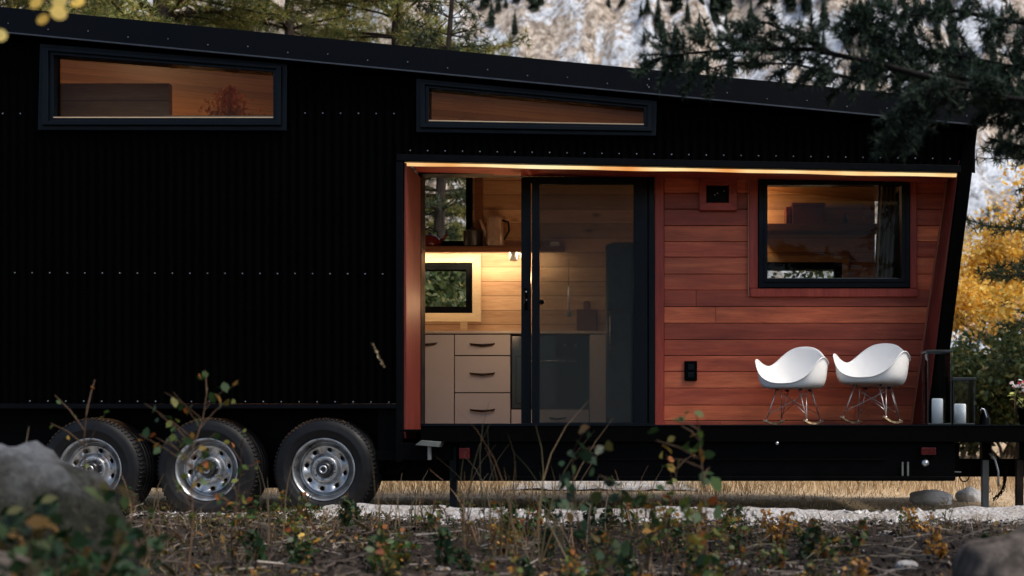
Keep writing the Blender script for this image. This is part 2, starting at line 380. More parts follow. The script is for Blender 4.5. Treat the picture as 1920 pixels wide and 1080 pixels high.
vo = t.N('ShaderNodeTexVoronoi'); vo.inputs['Scale'].default_value = 34; t.L(v, vo.inputs['Vector'])
c = t.mix(.45, t.ramp(n, [(.3, (.08, .07, .06)), (.7, (.46, .445, .43))]), t.ramp(n2, [(.35, (.26, .215, .17)), (.6, (.52, .51, .52))]))
M['gravel'] = t.fin(t.pr(c, .9, 0, .2, t.bump(vo.outputs['Distance'], .8, .02)))
# mountain
t = NT('mountain_rock'); v = t.pos()
tall = t.pos((1, 1, .28)); ns = t.noise(tall, .055, 7, .62, .4); nm = t.noise(t.pos((1, 1, .45)), .28, 7, .72, .3); nf = t.noise(v, .9, 5, .75)
g = t.N('ShaderNodeNewGeometry'); sn = t.N('ShaderNodeSeparateXYZ'); t.L(g.outputs['Normal'], sn.inputs[0])
n3 = t.noise(t.pos((1, 1, .6)), .5, 8, .8, .2); crack = t.math('ABSOLUTE', t.math('SUBTRACT', t.noise(t.pos((1, 1, .4)), .16, 6, .7, .6), .5))
rock = t.mix(.55, t.ramp(nm, [(.32, (.07, .055, .045)), (.43, (.34, .27, .21)), (.54, (.72, .61, .51)), (.66, (.88, .80, .72))]), t.ramp(n3, [(.39, (.03, .026, .022)), (.47, (.32, .26, .205)), (.60, (.84, .75, .66))]))
snow = t.mix(.5, t.ramp(nm, [(.33, (.20, .22, .25)), (.55, (.78, .83, .90))]), t.ramp(n3, [(.40, (.13, .145, .165)), (.52, (.78, .83, .90))]))
fac = t.ramp(t.math('ADD', ns, t.math('MULTIPLY', t.math('SUBTRACT', n3, .5), .5)), [(.48, (0, 0, 0)), (.53, (1, 1, 1))])
c = t.mix(fac, rock, snow)
c = t.mix(1.0, c, t.ramp(crack, [(0, (.3, .28, .27)), (.028, (1, 1, 1))]), 'MULTIPLY')
M['mountain'] = t.fin(t.pr(c, .95, 0, .1, t.bump(n3, .8, 1.6)))

# ------------------------------------------------------------------ THE TRAILER HOUSE
H = thing('tiny_house', 'black corrugated metal tiny house on three wheels with red cedar entrance recess', 'tiny house', (-2.0, 1.3, 0))
XL, RD, BACK = X(-330), .5, 2.6
zt = lambda x: Z(22 + (x / .004 + 1250) * .0967)              # roof top line
zf = lambda x: Z(68 + (x / .004 + 1250) * .0951)              # fascia lower line
zl = lambda x: Z(303 + (x / .004 + 1250 - 757) * .0202)       # bottom of the header above the recess
def fin_x(z): # outer end wall, leaning out towards the top
    return X(1763) + (z - Z(797)) * (X(1832) - X(1763)) / (Z(242) - Z(797))
def fin_in(z):
    return X(1738) + (z - Z(797)) * (X(1797) - X(1738)) / (Z(325) - Z(797))
Q = lambda pts, d=0: [(X(a, d), Z(b, d)) for a, b in pts]       # pixel list (BL BR TR TL) -> x,z
W1o, W1i = Q([(75, 246), (539, 247), (541, 121), (79, 84)]), Q([(105, 223), (515, 223), (515, 138), (105, 106)])
W2o, W2i = Q([(782, 250), (1230, 257), (1232, 191), (782, 149)]), Q([(806, 229), (1207, 236), (1207, 206), (806, 168)])
def quad_hole(q):
    bl, br, tr, tl = q; x0, x1 = max(bl[0], tl[0]), min(br[0], tr[0])
    lo = lambda x: bl[1] + (x - bl[0]) / (br[0] - bl[0]) * (br[1] - bl[1])
    hi = lambda x: tl[1] + (x - tl[0]) / (tr[0] - tl[0]) * (tr[1] - tl[1])
    return (x0, x1, lo, hi)
def const(v): return lambda x: v
def panel(mb, xs, zb, ztop, holes, y0, y1, mi=0, prof=None):
    """wall split in columns; holes (x0,x1,lo(x),hi(x)); y1 None -> a single sheet with profile prof(x)"""
    for a, b in zip(xs[:-1], xs[1:]):
        m = (a + b) / 2; cuts = sorted([h for h in holes if h[0] < m < h[1]], key=lambda h: h[2](m))
        spans = []; lo = zb
        for h in cuts: spans.append((lo, h[2])); lo = h[3]
        spans.append((lo, ztop))
        for f0, f1 in spans:
            if f1(m) - f0(m) < .004: continue
            if y1 is None:
                ya, yb = prof(a), prof(b)
                mb.add([(a, ya, f0(a)), (b, yb, f0(b)), (b, yb, f1(b)), (a, ya, f1(a))], [(0, 1, 2, 3)], mi)
            else:
                mb.xz([(a, f0(a)), (b, f0(b)), (b, f1(b)), (a, f1(a))], y0, y1, mi)
def brk(*v): return sorted(set(v))

# front siding, a corrugated sheet
REC0 = X(757)
pitch = .0655; xs = list(np.arange(XL, X(1829), pitch / 6))
mb = MB()
zbot = lambda x: Z(757) if x < REC0 else zl(x)
def ztop_f(x):   # clipped by the leaning end
    lim = Z(797) + (x - X(1763)) * (Z(242) - Z(797)) / (X(1832) - X(1763)) if False else 99
    return min(zf(x) + .03, lim)
prof = lambda x: -.0055 * math.cos(2 * math.pi * x / pitch)
panel(mb, xs, zbot, ztop_f, [quad_hole(W1i), quad_hole(W2i)], 0, None, 0, prof)
mb.build('siding', M['siding'], H, smooth=True, recalc=False)
# screws in rows
mb = MB()
def screw(px, py, d=-.012, r=.0062):
    c = P(px, py, 0); mb.lathe([(r, 0), (r * .8, -.004), (0.0001, -.005)], 6, 'y', (c.x, d, c.z))
for k in range(22): screw(30 + k * 32.8 - .5, 512 + k * .1)
for k in (-1, 0): screw(40 + k * 33, 214)
for k in range(6): screw(573 + k * 33.3, 213 + k * .2)
for k in range(21): screw(58 + k * 33.6, 752 + k * .1)
for k in range(33): screw(770 + k * 32.6, 283 + k * .5, -.012)
for k in range(25): 
    px = 30 + k * 74; screw(px, 50 + px * .0965 + (4 if k % 2 else 0), -.094, .005)
for k in range(3): screw(1217, 141 + k * 15, -.094, .006)
o = mb.build('screws', M['screw'], H); o['kind'] = 'stuff'
# edge trims
mb = MB()
mb.xz([(XL, Z(763)), (REC0, Z(765)), (REC0, Z(758)), (XL, Z(756))], -.022, -.0085)
mb.box(XL, REC0, -.0215, .03, Z(766), Z(763.2))
mb.build('bottom_trim', M['fascia'], H, bevel=.002)
mb = MB()
x0, x1 = X(745), X(1800)
mb.xz([(x0, zl(x0)), (x1, zl(x1)), (x1, zl(x1) + .05), (x0, zl(x0) + .05)], -.028, -.009)
mb.xz([(x0, zl(x0) - .004), (x1, zl(x1) - .004), (x1, zl(x1)), (x0, zl(x0))], -.026, .03)
mb.build('header_trim', M['trimblack'], H, bevel=.003)
mb = MB(); mb.box(X(744), X(757), -.024, -.009, Z(866), zl(REC0) - .005); mb.box(X(750), X(757) - .002, -.0088, RD, Z(866), zl(REC0) - .005)
mb.build('corner_trim', M['trimblack'], H, bevel=.003)
# roof, fascia
mb = MB(); xr = X(1842)
mb.xz([(XL, zf(XL) + .035), (xr, zf(xr) + .035), (xr, zt(xr)), (XL, zt(XL))], -.07, 2.72)
mb.build('roof', M['trimblack'], H)
mb = MB(); mb.xz([(XL, zf(XL)), (xr, zf(xr)), (xr, zt(xr) + .008), (XL, zt(XL) + .008)], -.09, -.072)
xj = X(650); mb.xz([(xj - .002, zf(xj) + .009), (xj + .002, zf(xj) + .009), (xj + .002, zt(xj)), (xj - .002, zt(xj))], -.0925, -.0902)
mb.build('fascia', M['fascia'], H, bevel=.003)
mb = MB(); mb.xz([(XL, zf(XL) - .004), (xr, zf(xr) - .004), (xr, zf(xr) + .006), (XL, zf(XL) + .006)], -.107, -.0905)
mb.build('drip_edge', M['drip'], H)
# pine ceiling follows the roof
mb = MB(); mb.xz([(XL + .05, zf(XL) - .02), (xr - .2, zf(xr) - .02), (xr - .2, zf(xr) + .03), (XL + .05, zf(XL) + .03)], .06, 2.5)
mb.build('ceiling', M['pineceil'], H)
# back wall, outside metal, inside pine, two windows
def KW(px, py): return X(px, 2.5), Z(py, 2.5)
UW = (X(700, 2.5), X(874, 2.5), Z(452, 2.5), Z(262, 2.5)); LW = (X(690, 2.5), X(874, 2.5), Z(575, 2.5), Z(506, 2.5))
RW = (X(1330, 2.5), X(1566, 2.5), Z(640, 2.5), Z(505, 2.5))
holes = [(h[0], h[1], const(h[2]), const(h[3])) for h in (UW, LW, RW)]
xs = brk(XL, *[h[0] for h in holes], *[h[1] for h in holes], 2.05)
mb = MB(); panel(mb, xs, const(.6), lambda x: zf(x) + .02, holes, 2.5, 2.55); mb.build('inside_lining', M['pine'], H)
mb = MB(); panel(mb, xs, const(.6), lambda x: zf(x) + .02, holes, 2.551, BACK); mb.build('rear_siding', M['siding'], H)
def rect(h, e=0): return [(h[0] - e, h[2] - e), (h[1] + e, h[2] - e), (h[1] + e, h[3] + e), (h[0] - e, h[3] + e)]
def backwin(h, casing):
    mb = MB(); mb.ring(rect(h, .065), rect(h, 0), 2.485, 2.56); w = mb.build('window', M['trimblack'], H, bevel=.003)
    mb = MB(); mb.xz(rect(h, .002), 2.535, 2.541); mb.build('pane', M['glass'], w)
    if casing:
        mb = MB(); mb.ring(rect(h, .065 + casing), rect(h, .066), 2.47, 2.499); mb.build('casing', M['pinetrim'], w, bevel=.003)
    return w
backwin(UW, 0); backwin(LW, .085); backwin(RW, .07)
mb = MB(); x0 = X(890, 2.45); mb.box(x0, x0 + .075, 2.455, 2.497, Z(466, 2.5), Z(250, 2.5)); mb.build('window_casing', M['brownwood'], H, bevel=.004)
# floor and ends
mb = MB(); mb.box(XL, REC0 - .01, .3, 2.5, .66, .70); mb.box(REC0 - .01, 1.98, RD + .08, 2.5, .60, .705); mb.build('floor', M['brownwood'], H)
mb = MB(); mb.xz([(XL, .6), (XL + .05, .6), (XL + .05, zf(XL)), (XL, zf(XL))], .02, BACK)
mb.build('end_wall', M['siding'], H)
mb = MB(); za, zb_ = Z(797) + .002, zf(2.3) + .03
fl = lambda z: .008 + .042 * (z - .71) / 1.9
mb.hexa([(fin_in(za), -.02, za), (fin_x(za), -.02, za), (fin_x(za), RD + .03, za), (fin_in(za) + fl(za), RD + .03, za),
         (fin_in(zb_), -.02, zb_), (fin_x(zb_), -.02, zb_), (fin_x(zb_), RD + .03, zb_), (fin_in(zb_) + fl(zb_), RD + .03, zb_)])
mb.xz([(fin_in(za), za), (fin_x(za), za), (fin_x(zb_), zb_), (fin_in(zb_), zb_)], RD + .031, BACK)
mb.build('end_wall', M['siding'], H, bevel=.006)
mb = MB(); zq = 2.70
mb.hexa([(fin_in(za) - .009, 0, za), (fin_in(za) - .002, 0, za), (fin_in(za) + fl(za) - .002, RD, za), (fin_in(za) + fl(za) - .009, RD, za),
         (fin_in(zq) - .009, 0, zq), (fin_in(zq) - .002, 0, zq), (fin_in(zq) + fl(zq) - .002, RD, zq), (fin_in(zq) + fl(zq) - .009, RD, zq)])
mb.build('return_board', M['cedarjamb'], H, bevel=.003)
# left return of the recess
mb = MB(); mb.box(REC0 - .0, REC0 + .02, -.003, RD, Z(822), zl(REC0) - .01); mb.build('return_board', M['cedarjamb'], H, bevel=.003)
# soffit and LED strip
mb = MB(); a, b = REC0, X(1800)
mb.xz([(a, zl(a) + .03), (b, zl(b) + .03), (b, zl(b) + .045), (a, zl(a) + .045)], .008, RD); mb.build('soffit', M['cedartrimh'], H)
mb = MB(); a, b = REC0 + .002, X(1796)
N_ = 60
for k in range(N_):
    xa, xb = a + (b - a) * k / N_, a + (b - a) * (k + 1) / N_
    wv = lambda x: .002 * math.sin(x * 3.1) + .002 * math.sin(x * 7.7)
    mb.add([(xa, .012, zl(xa) - .004), (xb, .012, zl(xb) - .004), (xb, .012, zl(xb) - .025 + wv(xb)), (xa, .012, zl(xa) - .025 + wv(xa)),
            (xa, .03, zl(xa) - .004), (xb, .03, zl(xb) - .004), (xb, .03, zl(xb) - .025 + wv(xb)), (xa, .03, zl(xa) - .025 + wv(xa))],
           [(0, 1, 2, 3), (7, 6, 5, 4), (3, 2, 6, 7)])
mb.build('led_strip', M['led'], H)
# recess back wall: structural core, cedar boards, trims
D0 = (X(785, .5), X(1228, .5), Z(800, .5), Z(316, .5)); CW = (X(1424, .5), X(1702, .5), Z(538, .5), Z(332, .5))
h2 = [(D0[0], D0[1], const(-1), const(D0[3])), (CW[0], CW[1], const(CW[2]), const(CW[3]))]
xs = brk(D0[0], D0[1], CW[0], CW[1], X(1732, .5))
mb = MB(); panel(mb, xs, const(.62), const(2.76), h2, .53, .60); mb.build('recess_core', M['pine'], H)
# above recess: inner lining closing the header
mb = MB(); mb.xz([(REC0, zl(REC0) + .046), (b, zl(b) + .046), (b, zl(b) + .07), (REC0, zl(REC0) + .07)], .01, .6); mb.build('header_lining', M['pine'], H)
def fin_edge(z): return fin_in(z) + fl(z) - .010
mb = MB()
ys = [800, 789, 760, 728, 697, 667, 637, 606, 575, 544, 514, 482, 453, 423, 392, 362, 331, 318]
for lo, hi in zip(ys[:-1], ys[1:]):
    z0, z1 = Z(lo, .5) + .002, Z(hi, .5) - .002
    segs = [(X(1245, .5), None)]
    cuts = []
    if hi < 541 and lo > 331: cuts.append((X(1406, .5), X(1717, .5)))
    cuts.sort(); xa = X(1245, .5)
    for c0, c1 in cuts:
        mb.xz([(xa, z0), (c0, z0), (c0, z1), (xa, z1)], .5, .528); xa = c1
    if not cuts and (lo * 7) % 3 != 1:      # butt joint somewhere along the row
        xj_ = X(1300 + (lo * 97) % 330, .5); mb.xz([(xa, z0), (xj_ - .0012, z0), (xj_ - .0012, z1), (xa, z1)], .5, .528); xa = xj_ + .0012
    mb.xz([(xa, z0), (fin_edge(z0), z0), (fin_edge(z1), z1), (xa, z1)], .5, .528)
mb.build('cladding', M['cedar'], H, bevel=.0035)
mb = MB(); mb.box(X(1228, .5), X(1245, .5) - .001, .478, .529, Z(799, .5), Z(318, .5)); mb.build('corner_board', M['cedartrim'], H, bevel=.004)
z0, z1 = Z(797, .5), Z(322, .5)
mb = MB(); mb.xz([(fin_edge(z0) - .012, z0), (fin_edge(z0), z0), (fin_edge(z1), z1), (fin_edge(z1) - .012, z1)], .474, .4985); mb.build('edge_bead', M['cedaredge'], H)
# big window in the recess
def cq(a, b_, c_, d_): return [(X(a, .5), Z(d_, .5)), (X(c_, .5), Z(d_, .5)), (X(c_, .5), Z(b_, .5)), (X(a, .5), Z(b_, .5))]
mb = MB(); mb.ring(cq(1422, 328, 1704, 540), cq(1436, 346, 1690, 526), .458, .585)
mb.ring(cq(1431, 340, 1695, 531), cq(1438, 349, 1688, 524), .447, .4575); w = mb.build('window', M['navy'], H, bevel=.004)
mb = MB(); mb.xz(cq(1436, 347, 1690, 525), .53, .536); mb.build('pane', M['dglass'], w)
mb = MB(); mb.box(X(1441, .5), X(1686, .5), .505, .529, Z(524, .5), Z(521, .5)); mb.build('sill_bar', M['plate'], w)
mb = MB()
for a0, a1 in ((1405, 1421), (1705, 1718)): mb.box(X(a0, .5), X(a1, .5), .476, .5285, Z(541, .5), Z(322, .5))
mb.box(X(1406, .5), X(1720, .5), .472, .5285, Z(557, .5), Z(541.5, .5)); mb.build('casing', M['cedartrim'], w, bevel=.004)
mb = MB(); mb.box(X(1402, .5), X(1404.6, .5), .478, .499, Z(556, .5), Z(322, .5)); mb.build('casing_edge', M['cedaredge'], w)
# clerestory windows
for (wo, wi, wd) in ((W1o, W1i, 1), (W2o, W2i, 2)):
    lerp = lambda k: [(o[0] + (i[0] - o[0]) * k, o[1] + (i[1] - o[1]) * k) for o, i in zip(wo, wi)]
    mb = MB(); mb.ring(wo, lerp(.38), -.030, -.009); mb.ring(lerp(.36), lerp(.72), -.052, -.009); mb.ring(lerp(.70), wi, -.034, .06)
    w = mb.build('window', M['navy'], H, bevel=.004)
    mb = MB(); mb.xz(lerp(.97), .02, .026); mb.build('pane', M['dglass'], w)
    bl, br = lerp(.985)[0], lerp(.985)[1]
    mb = MB(); mb.xz([(bl[0], bl[1]), (br[0], br[1]), (br[0], br[1] + .008), (bl[0], bl[1] + .008)], -.0335, .018); mb.build('sill_bar', M['pinetrim'], w)
# sliding door
def dq(a, b_, c_, d_, d=.5): return [(X(a, d), Z(d_, d)), (X(c_, d), Z(d_, d)), (X(c_, d), Z(b_, d)), (X(a, d), Z(b_, d))]
mb = MB()
mb.ring(dq(785.5, 316, 1227.5, 799), dq(792, 328, 1217, 794), .462, .60)
door = mb.build('sliding_door', M['navy'], H, bevel=.003)
mb = MB(); mb.ring(dq(976, 330, 1217, 797), dq(994, 342, 1204, 793), .535, .575); mb.build('fixed_leaf', M['navy'], door, bevel=.003)
mb = MB(); mb.ring(dq(998, 333, 1214, 797), dq(1012, 347, 1188, 792), .470, .505); mb.build('screen_leaf', M['navy'], door, bevel=.003)
mb = MB(); mb.xz(dq(1196, 345, 1199, 794), .52, .53); mb.xz(dq(1206, 345, 1208, 794), .50, .52); mb.build('track_bar', M['plate'], door)
mb = MB(); mb.xz(dq(993, 341, 1205, 794), .553, .558); mb.build('pane', M['glass'], door)
mb = MB(); mb.xz(dq(1011, 346, 1189, 793), .486, .4865); mb.build('insect_screen', M['screen'], door)
mb = MB(); mb.xz(dq(982, 540, 988, 580), .505, .533)
mb.tube([P(985, 545, .50), P(985, 556, .49), P(985, 568, .50)], .008, 8); mb.build('handle', M['steelblack'], door, bevel=.003)
for py in (547, 562):
    mb = MB(); mb.lathe([(.009, 0), (.007, -.006), (.0001, -.007)], 10, 'y', (X(986, .49), .497, Z(py, .49))); mb.build('handle_screw', M['steel'], door)
mb = MB(); mb.lathe([(.018, .02), (.018, -.01), (.012, -.02), (.0001, -.021)], 14, 'y', (X(1016, .46), .47, Z(566, .46))); mb.build('latch', M['trimblack'], door)
# small cedar-framed vent
mb = MB(); mb.ring(cq(1311, 336, 1381, 396), cq(1324, 349, 1366, 382), .455, .499); vt = mb.build('wall_vent', M['cedartrimh'], H, bevel=.004)
mb = MB(); mb.xz(cq(1323, 348, 1367, 383), .493, .4985); mb.xz(cq(1338, 358, 1362, 381), .472, .492); mb.build('vent_box', M['trimblack'], vt, bevel=.004)
for px, py in ((1340, 367), (1345, 364), (1357, 360)):
    mb = MB(); mb.lathe([(.006, 0), (.004, -.004), (.0001, -.005)], 8, 'y', (X(px, .5), .471, Z(py, .5))); mb.build('vent_glint', M['steel'], vt)  # added steel dots standing in for small white glints on the box
mb = MB(); mb.xz(cq(1283, 677, 1307, 714), .478, .499); ou = mb.build('outlet_cover', M['steelblack'], H, bevel=.006)
mb = MB(); mb.xz(cq(1290, 683, 1301, 694), .474, .4775); mb.xz(cq(1290, 698, 1301, 708), .474, .4775); mb.build('outlet_socket', M['navy'], ou, bevel=.002)

# deck
DF = -.35
mb = MB(); ztop_d, xa = Z(797, 0), X(790, DF)
nb = 7
for k in range(nb):      # planks run along the house
    y0 = DF + k * .145; mb.box(xa if y0 < .5 else 1.9, 3.3, y0, y0 + .139, ztop_d - .03, ztop_d)
for k in range(nb, 19): mb.box(2.1, 3.3, DF + k * .145, DF + k * .145 + .139, ztop_d - .03, ztop_d)
mb.box(REC0 + .02, 1.9, -.2, .5, ztop_d - .05, ztop_d - .032)
deck = mb.build('deck', M['deckblack'], H, bevel=.003)
mb = MB(); mb.box(xa, 3.3, DF - .022, DF - .002, Z(829, DF), ztop_d - .001); mb.build('rim_board', M['deckblack'], deck, bevel=.004)
mb = MB(); mb.box(xa, 3.3, DF - .026, DF - .0222, ztop_d - .006, ztop_d + .002); mb.build('edge_strip', M['navy'], deck)
# trailer frame
mb = MB(); d = DF + .02
mb.box(X(860, d), X(1790, d), d, d + .06, Z(900, d), Z(829.5, d)); mb.box(X(860, d), X(1790, d), d - .03, d, Z(900, d), Z(893, d)); mb.box(X(1010, d), X(1660, d), d - .012, d - .001, Z(863, d), Z(860.5, d))
mb.box(XL, X(1790, .3), .3, .4, Z(902, .3), .66); mb.box(XL, 1.9, .4, 2.5, .45, .6)
mb.build('trailer_frame', M['steelblack'], H, bevel=.004)
mb = MB(); mb.box(XL, X(760, .26), .26, .29, Z(863, .26), Z(757, .2)); mb.box(XL, X(700, .4), .41, .46, Z(915, .4), .6)
mb.box(X(704), X(856, .05), .02, .05, Z(863, .05), Z(845, .05)); mb.box(X(704), REC0 - .03, .055, .09, Z(863, .05), Z(757))
mb.box(REC0 + .021, X(860, 0), DF + .08, DF + .11, Z(862, -.25), Z(830, -.25)); mb.build('skirt', M['steelblack'], H, bevel=.004)
mb = MB()   # tow pole and cross bars
mb.box(X(1640, .2), 3.3, .12, .22, Z(893, .2), Z(860, .2)); mb.box(X(1770, .1), X(1792, .1), .0, .1, Z(893, .1), Z(830, .1)); mb.box(X(1836, .1), X(1852, .1), .02, .1, Z(862, .1), Z(826, .1)); mb.box(X(1905, .1), X(1920, .1), .02, .1, Z(862, .1), Z(826, .1))
mb.build('tow_bar', M['steelblack'], H, bevel=.004)
mb = MB(); mb.tube([P(712, 884, .12), P(745, 884, .12), P(760, 874, .12), P(768, 862, .12)], .018, 8); mb.build('axle_arm', M['steelblack'], H, True)
mb = MB()
for px in (1690, 1700): mb.box(X(px, d), X(px + 3, d), d - .02, d - .001, Z(892, d), Z(866, d))
mb.build('frame_bracket', M['plate'], H)
mb = MB(); mb.lathe([(.028, 0), (.022, -.012), (.0001, -.02)], 14, 'y', (X(1735, d), d - .002, Z(868, d))); mb.build('clearance_lamp', M['steel'], H, True)
mb = MB(); mb.lathe([(.012, 0), (.009, -.008), (.0001, -.01)], 12, 'y', (X(1456, d), DF - .023, Z(831, DF))); mb.build('deck_bolt', M['steel'], H, True)
for px, py, w_, h_ in ((862, 850, 20, 20), (1725, 846, 28, 14)):
    mb = MB(); mb.box(X(px, d), X(px + w_, d), d - .035, d - .001, Z(py + h_ / 2, d), Z(py - h_ / 2, d)); mb.build('marker_light', M['red'], H, bevel=.005)
# stabiliser leg under the door and the supports by the tow bar
mb = MB(); mb.box(X(844, -.2), X(857, -.2), -.22, -.17, .02, Z(836, -.2)); mb.box(X(838, -.2), X(864, -.2), -.25, -.13, .0, .02)
o = mb.build('stabiliser_leg', M['navy'], H, bevel=.004)
mb = MB(); mb.box(X(1841, .05), X(1853, .05), .03, .08, .03, Z(862, .05)); mb.box(X(1815, .05), X(1860, .05), -.04, .16, -.01, .03); mb.build('stabiliser_leg', M['plate'], H, bevel=.004)
mb = MB(); mb.box(X(1905, .05), X(1918, .05), .03, .08, .0, Z(862, .05)); mb.build('stabiliser_leg', M['bark'], H, bevel=.004)
# pale step bracket by the door corner
mb = MB(); mb.xz([(X(784, -.3), Z(834, -.3)), (X(828, -.3), Z(838, -.3)), (X(832, -.3), Z(828, -.3)), (X(796, -.3), Z(825, -.3))], -.40, -.26)
mb.box(X(806, -.3), X(812, -.3), -.38, -.34, Z(862, -.3), Z(835, -.3)); mb.build('folded_step', M['plate'], H, bevel=.004)
# crank and jack on the tow bar
mb = MB(); mb.box(X(1758, -.1), X(1776, -.1), -.12, .0, Z(858, -.1), Z(843, -.1)); jk = mb.build('tow_jack', M['steel'], H, bevel=.006)
mb = MB(); mb.tube([P(1776, 850, -.13), P(1780, 852, -.14), P(1780, 884, -.14), P(1802, 885, -.14)], .006, 8); mb.build('crank', M['steel'], jk, True)
mb = MB(); c0 = P(1846, 797, .3)
mb.lathe([(.045, 0), (.04, .05), (.022, .10), (.012, .12), (.0001, .122)], 14, 'z', (c0.x, .3, ztop_d)); mb.build('jack_head', M['trimblack'], H, True)
mb = MB(); mb.tube([P(1852, 797, .27), P(1849, 780, .27), P(1845, 768, .27), P(1841, 766, .27), P(1839, 770, .27)], .007, 8); mb.build('jack_handle', M['steel'], H, True)
# safety chain loops
mb = MB()
pts = []
for k in range(26):
    t_ = k / 25; px = 1856 + 28 * math.sin(t_ * math.pi) + 4 * math.sin(t_ * 9) + 6 * t_; py = 848 + 88 * t_
    pts.append(P(px, py, -.02))
for k, p in enumerate(pts):
    n = 10; a = k % 2 * math.pi / 2
    ring = [p + Vector((math.cos(2 * math.pi * j / n) * .010 * math.cos(a), math.cos(2 * math.pi * j / n) * .010 * math.sin(a), math.sin(2 * math.pi * j / n) * .015)) for j in range(n + 1)]
    mb.tube(ring, .0035, 5, cap=False)
mb.tube([P(1888, 870, 0), P(1886, 900, 0), P(1876, 925, 0), P(1862, 936, 0)], .007, 6)
mb.build('safety_chain', M['steelblack'], H, True)
mb = MB(); mb.tube([P(1855, 850, -.03), P(1866, 862, -.03), P(1872, 885, -.03), P(1872, 912, -.03)], .008, 8); mb.build('brake_cable', M['steel'], H, True)
mb = MB(); ring = [P(1808 + 9 * math.cos(a), 893 + 10 * math.sin(a), .1) for a in np.linspace(0, 2 * math.pi, 16)]; mb.tube(ring, .005, 6, cap=False); mb.build('hook_ring', M['steelblack'], H, True)

# wheels
def make_wheel(px, py, spin):
    c = Vector((X(px, -.01), -.01, Z(py, -.01)))
    rr = .386
    # rim disc with eight real hand holes
    mb = MB(); n = 8
    def rim_y(r):   # dished profile, negative towards the viewer
        pts = [(0, .02), (.085, .02), (.095, .015), (.105, .035), (.12, .045), (.175, .03), (.188, .055), (.2, .06)]
        for (r0, a0), (r1, a1) in zip(pts[:-1], pts[1:]):
            if r0 <= r <= r1: return a0 + (a1 - a0) * (r - r0) / (r1 - r0)
        return .06
    def pol(r, a): a += spin; return (c.x + r * math.cos(a), c.y + rim_y(r), c.z + r * math.sin(a))
    for k in range(n):
        a0, a1 = 2 * math.pi * k / n, 2 * math.pi * (k + 1) / n; am = (a0 + a1) / 2; rm = .147
        sq = []; S = 6
        for j in range(S): sq.append((.12, a0 + (a1 - a0) * j / S))
        for j in range(S): sq.append((.12 + .055 * j / S, a1))
        for j in range(S): sq.append((.175, a1 - (a1 - a0) * j / S))
        for j in range(S): sq.append((.175 - .055 * j / S, a0))
        inner = []
        for r_, a_ in sq:
            th = math.atan2(r_ - rm, (a_ - am) * rm); inner.append((rm + .017 * math.sin(th), am + .019 * math.cos(th) / rm))
        m = len(sq)
        vs = [pol(*p) for p in sq] + [pol(*p) for p in inner] + [(q[0], q[1] + .02, q[2]) for q in [pol(*p) for p in inner]]
        mb.add(vs, [(j, (j + 1) % m, m + (j + 1) % m, m + j) for j in range(m)] + [(m + j, m + (j + 1) % m, 2 * m + (j + 1) % m, 2 * m + j) for j in range(m)])
    mb.lathe([(.175, .030), (.182, .045), (.188, .055), (.192, .062)], 64, 'y', c)
    mb.lathe([(.192, .062), (.200, .075), (.207, .05), (.211, .02), (.216, .0), (.226, -.018), (.233, -.022), (.238, -.016), (.238, .02)], 64, 'y', c)
    mb.lathe([(.12, .045), (.105, .035), (.097, .012), (.088, .006), (.07, .012), (.058, .018)], 64, 'y', c)
    w = mb.build('wheel', M['rim'], H, True)
    mb = MB(); mb.lathe([(.2, .085), (.0001, .085)], 40, 'y', c); mb.build('wheel_back', M['hub'], w)
    # tyre
    mb = MB(); T = []
    T += [(.236, .0), (.243, -.024), (.262, -.033), (.285, -.037), (.291, -.0405), (.300, -.0405), (.306, -.038), (.330, -.035), (.352, -.026), (.366, -.012), (.374, .004), (.381, .018)]
    for gk in range(4):
        y = .03 + gk * .045; T += [(rr, y), (rr, y + .034), (rr - .009, y + .036), (rr - .009, y + .043)]
    T += [(rr, .208), (.374, .225), (.35, .24), (.3, .25), (.24, .24)]
    mb.lathe(T, 96, 'y', c)
    for k in range(72):        # shoulder lugs
        a = 2 * math.pi * k / 72; da = .028
        def q(r, y, a_): return (c.x + r * math.cos(a_), c.y + y, c.z + r * math.sin(a_))
        mb.hexa([q(.368, -.012, a), q(.368, -.012, a + da), q(.380, .03, a + da), q(.380, .03, a), q(.377, -.009, a), q(.377, -.009, a + da), q(.3905, .03, a + da), q(.3905, .03, a)])
    ty = mb.build('tyre', M['tyre'], w, True); 
    mb = MB(); mb.lathe([(.058, .019), (.056, -.012), (.044, -.022), (.030, -.024), (.028, -.015), (.0001, -.015)], 32, 'y', c); hc = mb.build('hub_cap', M['hub'], w, True)
    mb = MB(); mb.lathe([(.031, -.0235), (.030, -.031), (.020, -.031), (.019, -.0155)], 32, 'y', c); mb.build('hub_ring', M['steel'], w, True)
    for k in range(8):
        mb = MB(); a = spin + 2 * math.pi * (k + .5) / 8; mb.lathe([(.009, .02), (.009, -.006), (.006, -.012), (.0001, -.012)], 6, 'y', (c.x + .078 * math.cos(a), c.y, c.z + .078 * math.sin(a)))
        mb.build('lug_nut', M['screw'], w)
    return w
for px, spin in ((608, .2), (389, .55), (171, .05)): make_wheel(px, 880, spin)

